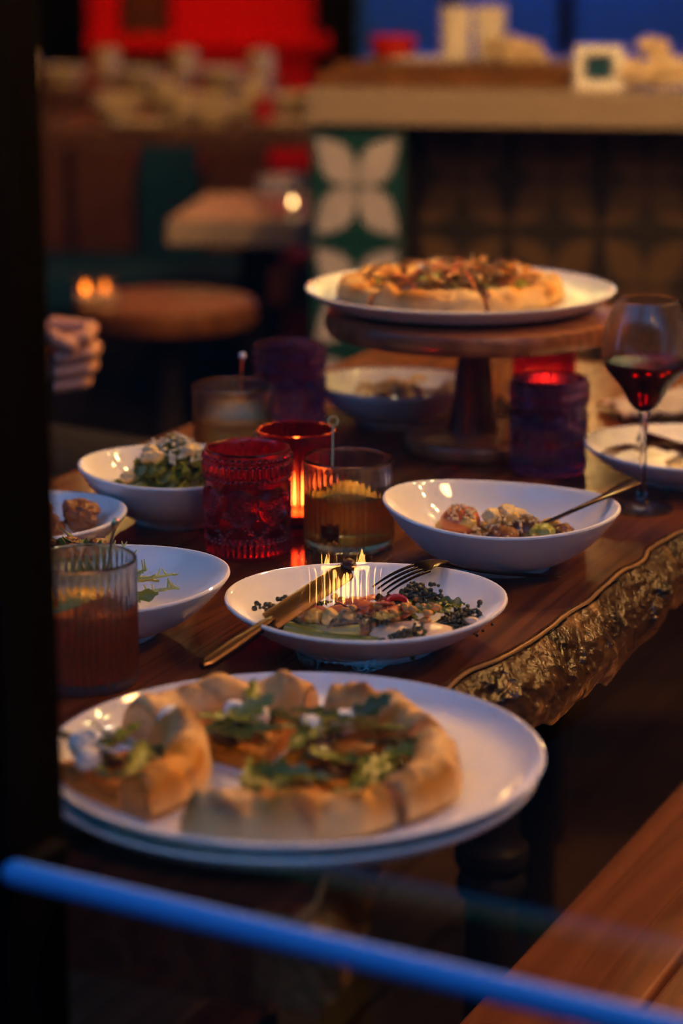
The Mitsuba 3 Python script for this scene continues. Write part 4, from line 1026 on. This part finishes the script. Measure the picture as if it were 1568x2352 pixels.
chair = thing('upholstered_chair', 'grey upholstered chair behind the red wine glass', 'chair')
Mh = move(-1.02, 3.32, 0, rz=25)
part(chair, 'seat', rbox(-0.21, 0.21, -0.21, 0.20, 0.41, 0.48, 0.02), 'm_grey_cloth', 35, Mh)
part(chair, 'backrest', rbox(0.10, 0.30, 0.16, 0.22, 0.46, 0.76, 0.025), 'm_grey_cloth', 35, Mh)
for x in (-0.18, 0.18):
    for y in (-0.18, 0.17):
        part(chair, 'leg', rbox(x - 0.016, x + 0.016, y - 0.016, y + 0.016, 0, 0.415, 0.004), 'm_dark_iron', 35, Mh)
P = np.zeros((26, 26, 3)); U, V_ = np.meshgrid(np.linspace(-1, 1, 26), np.linspace(-1, 1, 26), indexing='ij')
P[..., 0], P[..., 1] = U * 0.075, V_ * 0.05
P[..., 2] = 0.002 + 0.024 * meshkit.fbm(np.stack([U * 3.1, V_ * 2.6, 0 * U + 4], -1), 3, 2)
solo('cloth_napkin', sheet(P, 0.002), 'm_grey_cloth', 'crumpled pale grey napkin on the table behind the red wine glass', 'napkin', smooth=60, M=move(-0.80, 2.60, TABLE, rz=40))

# ------------------------------------------------------------------ bench, long tables and booths at the far left
FAR = math.degrees(YAW)
bq = thing('banquette', 'bench with a teal blue seat and brown and navy back panels', 'bench')
Mb = move(-2.48, 4.86, 0, rz=FAR)
part(bq, 'seat_cushion', rbox(-0.95, 0.0, 0.0, 0.44, 0.39, 0.47, 0.02), 'm_teal_cloth', 35, Mb)
part(bq, 'base', rbox(-0.95, 0.0, 0.03, 0.46, 0.0, 0.392, 0.004), 'm_dark_iron', 35, Mb)
for x0, x1, mt, lab in ((-0.95, -0.49, 'm_brown_leather', 'brown back panel'), (-0.475, -0.325, 'm_brown_leather', 'brown back panel'), (-0.315, -0.165, 'm_teal_cloth', 'navy back panel'), (-0.155, 0.0, 'm_brown_leather', 'brown back panel')):
    part(bq, 'back_panel', rbox(x0, x1, 0.46, 0.52, 0.40, 0.72, 0.012), mt, 35, Mb, label=lab)
glass_cup = lathe(soft([(0, 0.002), (0.024, 0.001), (0.027, 0.004), (0.032, 0.08), (0.031, 0.081), (0.026, 0.007), (0, 0.006)], 40), 32)
small_plate = plate_mesh(0.11, 0.016)
small_bowl = lathe(soft([(0, 0), (0.035, 0), (0.04, 0.006), (0.068, 0.045), (0.066, 0.047), (0.037, 0.010), (0, 0.008)], 40), 40)
place_names = {'plate': (small_plate, 'm_cream_ware'), 'bowl': (small_bowl, 'm_cream_ware'), 'cup': (glass_cup, 'm_cream_ware')}
def long_table(label, x, y, w, d, z=0.75):
    t = thing('long_table', label, 'table')
    M = move(x, y, 0, rz=FAR)
    part(t, 'top', rbox(-w, 0, 0, d, z - 0.045, z, 0.006), 'm_oak', 35, M)
    for lx in (-w + 0.08, -0.08):
        for ly in (0.08, d - 0.08):
            part(t, 'leg', rbox(lx - 0.03, lx + 0.03, ly - 0.03, ly + 0.03, 0, z - 0.044, 0.004), 'm_dark_iron', 35, M)
    return M
far_items = 0
def far_thing(M, kind, x, y, z, label, group, s=1.0, m=None):
    mesh, mt = place_names[kind]
    solo({'plate': 'dinner_plate', 'bowl': 'small_bowl', 'cup': 'cream_cup'}[kind], mesh, m or mt, label, kind, group, 35, M @ move(x, y, z, s=s))
M1 = long_table('long oak table set with cream dishes behind the bench', -2.485, 5.475, 1.25, 0.62)
M2 = long_table('second long table with dishes, far behind at the red booth', -3.20, 6.40, 1.35, 0.72)
g = np.random.default_rng(91)
for i in range(8):
    x = -0.06 - i * 0.085
    far_thing(M1, ('bowl', 'cup', 'plate', 'bowl')[i % 4], x, 0.10 + 0.16 * (i % 2) + 0.04 * g.random(), 0.75, f'cream {("bowl", "cup", "plate", "bowl")[i % 4]} on the long table behind the bench', f'cream {("bowl", "cup", "plate", "bowl")[i % 4]}s on the nearer long table', 0.75 if i % 4 == 2 else 0.9)
for i in range(6):
    far_thing(M1, 'bowl' if i % 2 else 'cup', -0.08 - i * 0.115, 0.42 + 0.06 * g.random(), 0.75, f'cream {"bowl" if i % 2 else "cup"} at the back of the long table', f'cream {"bowl" if i % 2 else "cup"}s at the back of the nearer table', 1.1)
for i in range(8):
    far_thing(M2, 'bowl' if i % 2 else 'cup', -0.06 - i * 0.12, 0.15 + 0.3 * g.random(), 0.75, f'cream {"bowl" if i % 2 else "cup"} on the second long table', f'cream {"bowl" if i % 2 else "cup"}s on the second long table', 1.2)
place('red_cup', glass_cup, 'm_chili', 'small red cup among the cream dishes on the long table', 'cup', (M1 @ np.array([-0.27, 0.16, 0.75, 1]))[:3], s=0.85)
pe = M1 @ np.array([-0.66, 0.30, 0.75, 1])
tealight('tealight glowing next to the window post on the long table', pe[0], pe[1], 0.75, power=0.8)

def booth(label, x, y, w, cloth, panels):
    t = thing('booth', label, 'booth seat')
    M = move(x, y, 0, rz=FAR)
    part(t, 'base', rbox(0, w, 0.0, 0.5, 0.0, 0.40, 0.004), 'm_dark_iron', 35, M)
    part(t, 'seat_cushion', rbox(0, w, -0.02, 0.40, 0.40, 0.49, 0.02), cloth, 35, M)
    part(t, 'bolster', tube((np.c_[np.linspace(0.01, w - 0.01, 12), np.full(12, 0.37), np.full(12, 0.80)]), 0.035, sides=16), cloth, 40, M)
    for x0, x1 in panels:
        part(t, 'back_panel', rbox(x0, x1, 0.40, 0.50, 0.42, 1.32, 0.03), cloth, 35, M)
    return M
R1 = booth('red upholstered booth at the far left under an added red neon tube', -4.29, 7.05, 0.86, 'm_red_cloth', ((0.0, 0.115), (0.29, 0.80)))
part('booth', 'divider', rbox(0.13, 0.28, 0.42, 0.50, 0.40, 1.34, 0.01), 'm_brown_leather', 35, R1, label='dark brown divider')
R2 = booth('blue upholstered booth behind the bar at the far right', -2.97, 6.45, 1.25, 'm_blue_cloth', ((0.0, 0.26), (0.30, 0.62), (0.66, 1.22)))
def fill(label, M, x0, x1, y, z, col):  # light tubes added out of view to tint the booths red and blue
    t = thing('fill_tube', label, 'neon tube')
    part(t, 'tube', tube(np.c_[np.linspace(x0, x1, 8), np.full(8, y), np.full(8, z)], 0.011, sides=12), 'm_wax', 40, M, emit=col)
    for x in (x0 + 0.05, x1 - 0.05):
        part(t, 'bracket', rbox(x - 0.006, x + 0.006, y, 0.52 if z < 1.36 else y + 0.02, z + 0.009, z + 0.03, 0.002), 'm_dark_iron', 35, M)
        part(t, 'stand_off', rbox(x - 0.006, x + 0.006, 0.503, 0.53, 0.3, z + 0.03, 0.002), 'm_dark_iron', 35, M)
fill('red neon tube added out of view over the red booth', R1, 0.02, 0.84, 0.22, 1.34, (26, 0.5, 0.25))
fill('blue neon tube added out of view over the blue booth', R2, 0.02, 1.22, 0.22, 1.34, (0.8, 14, 55))

# ------------------------------------------------------------------ candle jar on an outdoor table, mirrored by the pane
OX, OY, OZ = -0.902, 0.520, 0.706
ot = thing('outdoor_table', 'small round dark table on the pavement outside the window', 'table')
part(ot, 'top', lathe(soft([(0, -0.03), (0.20, -0.03), (0.205, -0.02), (0.205, -0.004), (0.20, 0), (0, 0)], 30), 64), 'm_dark_iron', 35, move(OX, OY, OZ))
part(ot, 'post', lathe(soft([(0, -0.72), (0.025, -0.72), (0.022, -0.3), (0.03, -0.03), (0, -0.029)], 20), 32), 'm_dark_iron', 35, move(OX, OY, OZ))
part(ot, 'base', lathe(soft([(0, -0.73), (0.16, -0.73), (0.16, -0.715), (0, -0.70)], 20), 48), 'm_dark_iron', 35, move(OX, OY, OZ))
cj = thing('candle_jar', 'two flames in a ribbed clear jar outside, mirrored in the pane over the middle plate', 'candle')
jar, _, _, _ = ribbed_mesh(0.040, 0.095, 0.012, wall=0.003, ribs=36, depth=0.0022)
part(cj, 'jar', jar, 'm_glass', 50, move(OX, OY, OZ))
part(cj, 'jar_floor', lathe([(0.0362, 0.012), (0.03, 0.0105), (0, 0.010)], 48), 'm_glass', 50, move(OX, OY, OZ))
part(cj, 'wax', lathe(soft([(0, 0.013), (0.034, 0.013), (0.0355, 0.016), (0.0355, 0.036), (0.032, 0.034), (0, 0.034)], 30), 48), 'm_wax', 35, move(OX, OY, OZ))
for s_ in (-1, 1):
    d_ = np.array([math.cos(-math.radians(8.4) - YAW), math.sin(-math.radians(8.4) - YAW)]) * 0.0145 * s_
    part(cj, 'flame', flame_mesh(0.044, 0.0080), 'm_wax', True, move(OX + d_[0], OY + d_[1], OZ + 0.050 + (0.005 if s_ > 0 else 0)), emit=(25, 9.5, 1.9))

# ------------------------------------------------------------------ person seated at the far left side of the table
def flesh(chains, fine=0.006, rounds=6):
    """one smooth surface from chains of (point, radius): hulls of neighbouring spheres, joined, refined, smoothed"""
    m = manifold3d.Manifold()
    for ch in chains:
        for (p, r0), (q, r1) in zip(ch[:-1], ch[1:]):
            m += manifold3d.Manifold.hull_points(np.vstack([_corner.vertices * r0 + np.asarray(p, float), _corner.vertices * r1 + np.asarray(q, float)]))
    m = m.refine_to_length(fine)
    w = m.to_mesh()
    t = trimesh.Trimesh(np.array(w.vert_properties[:, :3], float), np.array(w.tri_verts), process=True)
    trimesh.smoothing.filter_taubin(t, iterations=rounds)
    return t
HX, HY, HZ = -1.472, 2.399, 0.800
BACK = np.array([-math.sin(YAW), math.cos(YAW), 0])
def hand_pt(a, b, z):
    """a to the right, b away from the window, z up, from the middle of the fist"""
    return np.array([HX, HY, HZ]) + RIGHT * a + BACK * b + np.array([0, 0, z])
fist = []
wrist = hand_pt(-0.095, 0.030, -0.012)
for k, (z, out, lift) in enumerate(((0.027, 0.016, 0.004), (0.008, 0.022, 0.0), (-0.010, 0.016, -0.002), (-0.027, 0.004, -0.004))):
    knuckle = hand_pt(-0.030 + out * 0.3, 0.020, z + 0.004)
    mid = hand_pt(0.012 + out * 0.6, 0.004, z + lift)
    bend = hand_pt(0.010 + out * 0.5, -0.020, z - 0.003)
    tip = hand_pt(-0.020 + out * 0.3, -0.022, z - 0.008)
    r0 = (0.0098, 0.0100, 0.0095, 0.0085)[k]
    fist.append([(wrist, 0.022), (knuckle, r0 + 0.002), (mid, r0), (bend, r0 - 0.0008), (tip, r0 - 0.0018)])
fist.append([(wrist, 0.022), (hand_pt(-0.052, -0.004, 0.022), 0.013), (hand_pt(-0.022, -0.026, 0.026), 0.0100), (hand_pt(0.002, -0.032, 0.016), 0.0085)])
fist.append([(hand_pt(-0.045, 0.012, 0.022), 0.012), (hand_pt(-0.045, 0.012, -0.024), 0.012)])
elbow = np.array([-1.74, 2.32, 0.735])
hand = flesh([*fist, [(wrist, 0.023), (wrist + (elbow - wrist) * 0.5, 0.031)]], 0.0035, 5)
NECK = np.array([-1.86, 2.55, 1.10])
person = thing('person', 'person in a dark top at the table, closed hand showing beside the window post', 'person')
part(person, 'forearm_and_hand', hand, 'm_skin', True, label='closed bare hand')
hd = NECK + np.array([0.03, -0.01, 0.17])
def hp(x, y, z):
    return hd + np.array([x, y, z])
head = flesh([[(NECK - np.array([0, 0, 0.02]), 0.052), (NECK + np.array([0.01, 0, 0.07]), 0.050), (hp(0.02, 0, -0.03), 0.060)], [(hp(-0.015, 0, 0.035), 0.088), (hp(0.03, 0, 0.03), 0.078)], [(hp(0.03, 0, 0.0), 0.070), (hp(0.048, 0, -0.072), 0.034)],
              [(hp(0.09, 0, 0.015), 0.010), (hp(0.118, 0, -0.022), 0.013)], [(hp(0.085, -0.018, -0.055), 0.010), (hp(0.085, 0.018, -0.055), 0.010)],
              [(hp(-0.005, -0.085, 0.015), 0.012), (hp(0.0, -0.085, -0.025), 0.009)], [(hp(-0.005, 0.085, 0.015), 0.012), (hp(0.0, 0.085, -0.025), 0.009)]], 0.008, 6)
part(person, 'head', head, 'm_skin', True)
for y in (-0.033, 0.033):
    part(person, 'eye', trimesh.creation.icosphere(2, radius=0.010), 'm_white_ware', True, move(*hp(0.089, y, 0.012)))
    part(person, 'pupil', trimesh.creation.icosphere(2, radius=0.0055), 'm_black', True, move(*hp(0.0945, y, 0.012)))
part(person, 'hair', flesh([[(hp(-0.03, 0, 0.055), 0.094), (hp(0.02, 0, 0.075), 0.080)], [(hp(-0.045, 0, 0.03), 0.090), (hp(-0.045, 0, -0.05), 0.070)]], 0.010, 6), 'm_black', True)
sh = lambda y: NECK + np.array([-0.01, y, -0.06])
hip = np.array([-1.92, 2.55, 0.56])
part(person, 'top', flesh([[(hip + (0, -0.10, 0), 0.125), (NECK + (-0.02, -0.10, -0.17), 0.105), (NECK + (0, -0.03, -0.06), 0.07)], [(hip + (0, 0.10, 0), 0.125), (NECK + (-0.02, 0.10, -0.17), 0.105), (NECK + (0, 0.03, -0.06), 0.07)],
                           [(sh(-0.10), 0.07), (sh(-0.18), 0.062), (elbow, 0.050), (wrist + (elbow - wrist) * 0.28, 0.036)],
                           [(sh(0.10), 0.07), (sh(0.18), 0.062), (NECK + (-0.06, 0.25, -0.31), 0.050), (NECK + (0.00, 0.15, -0.43), 0.038)],
                           [(hip + (0, -0.1, 0), 0.125), (hip + (0, 0.1, 0), 0.125)], [(NECK + (-0.02, -0.1, -0.17), 0.105), (NECK + (-0.02, 0.1, -0.17), 0.105)]], 0.014, 8), 'm_dark_cloth', True)
oh = NECK + np.array([0.035, 0.11, -0.435])
part(person, 'resting_hand', flesh([[(NECK + (-0.01, 0.17, -0.43), 0.027), (oh, 0.024)]] + [[(oh + (0.0, 0, 0), 0.022), (oh + (0.05, dy, 0.004), 0.010), (oh + (0.085 - abs(dy) * 0.4, dy * 1.2, -0.006), 0.009), (oh + (0.105 - abs(dy) * 0.5, dy * 1.2, -0.016), 0.008)] for dy in (-0.03, -0.01, 0.01, 0.03)]
                                    + [[(oh, 0.022), (oh + (0.03, -0.045, 0), 0.010), (oh + (0.06, -0.05, -0.006), 0.009)]], 0.004, 5), 'm_skin', True)
part(person, 'trousers', flesh([[(hip + (0, dy, -0.02), 0.115), (hip + (0.44, dy * 1.2, 0.0), 0.072), (hip + (0.42, dy * 1.2, -0.42), 0.048)] for dy in (-0.10, 0.10)] + [[(hip + (0, -0.10, -0.02), 0.115), (hip + (0, 0.10, -0.02), 0.115)]], 0.014, 8), 'm_dark_cloth', True)
for dy in (-0.12, 0.12):
    f0 = hip + np.array([0.42, dy, -0.525])
    part(person, 'shoe', flesh([[(f0 + (-0.03, 0, 0.0), 0.036), (f0 + (0.06, 0, 0.0), 0.036), (f0 + (0.17, 0, -0.006), 0.029)], [(f0, 0.034), (f0 + (0, 0, 0.07), 0.04)]], 0.008, 5), 'm_black', True)
pc = thing('dining_chair', 'dark chair carrying the person at the table', 'chair')
part(pc, 'seat', rbox(-2.12, -1.66, 2.33, 2.77, 0.395, 0.425, 0.008), 'm_dark_iron', 35)
part(pc, 'backrest', rbox(-2.14, -2.10, 2.35, 2.75, 0.55, 0.90, 0.012), 'm_dark_iron', 35)
for x in (-2.115, -1.69):
    for y in (2.36, 2.74):
        part(pc, 'leg', rbox(x - 0.015, x + 0.015, y - 0.015, y + 0.015, 0, 0.90 if x < -2 else 0.396, 0.004), 'm_dark_iron', 35)
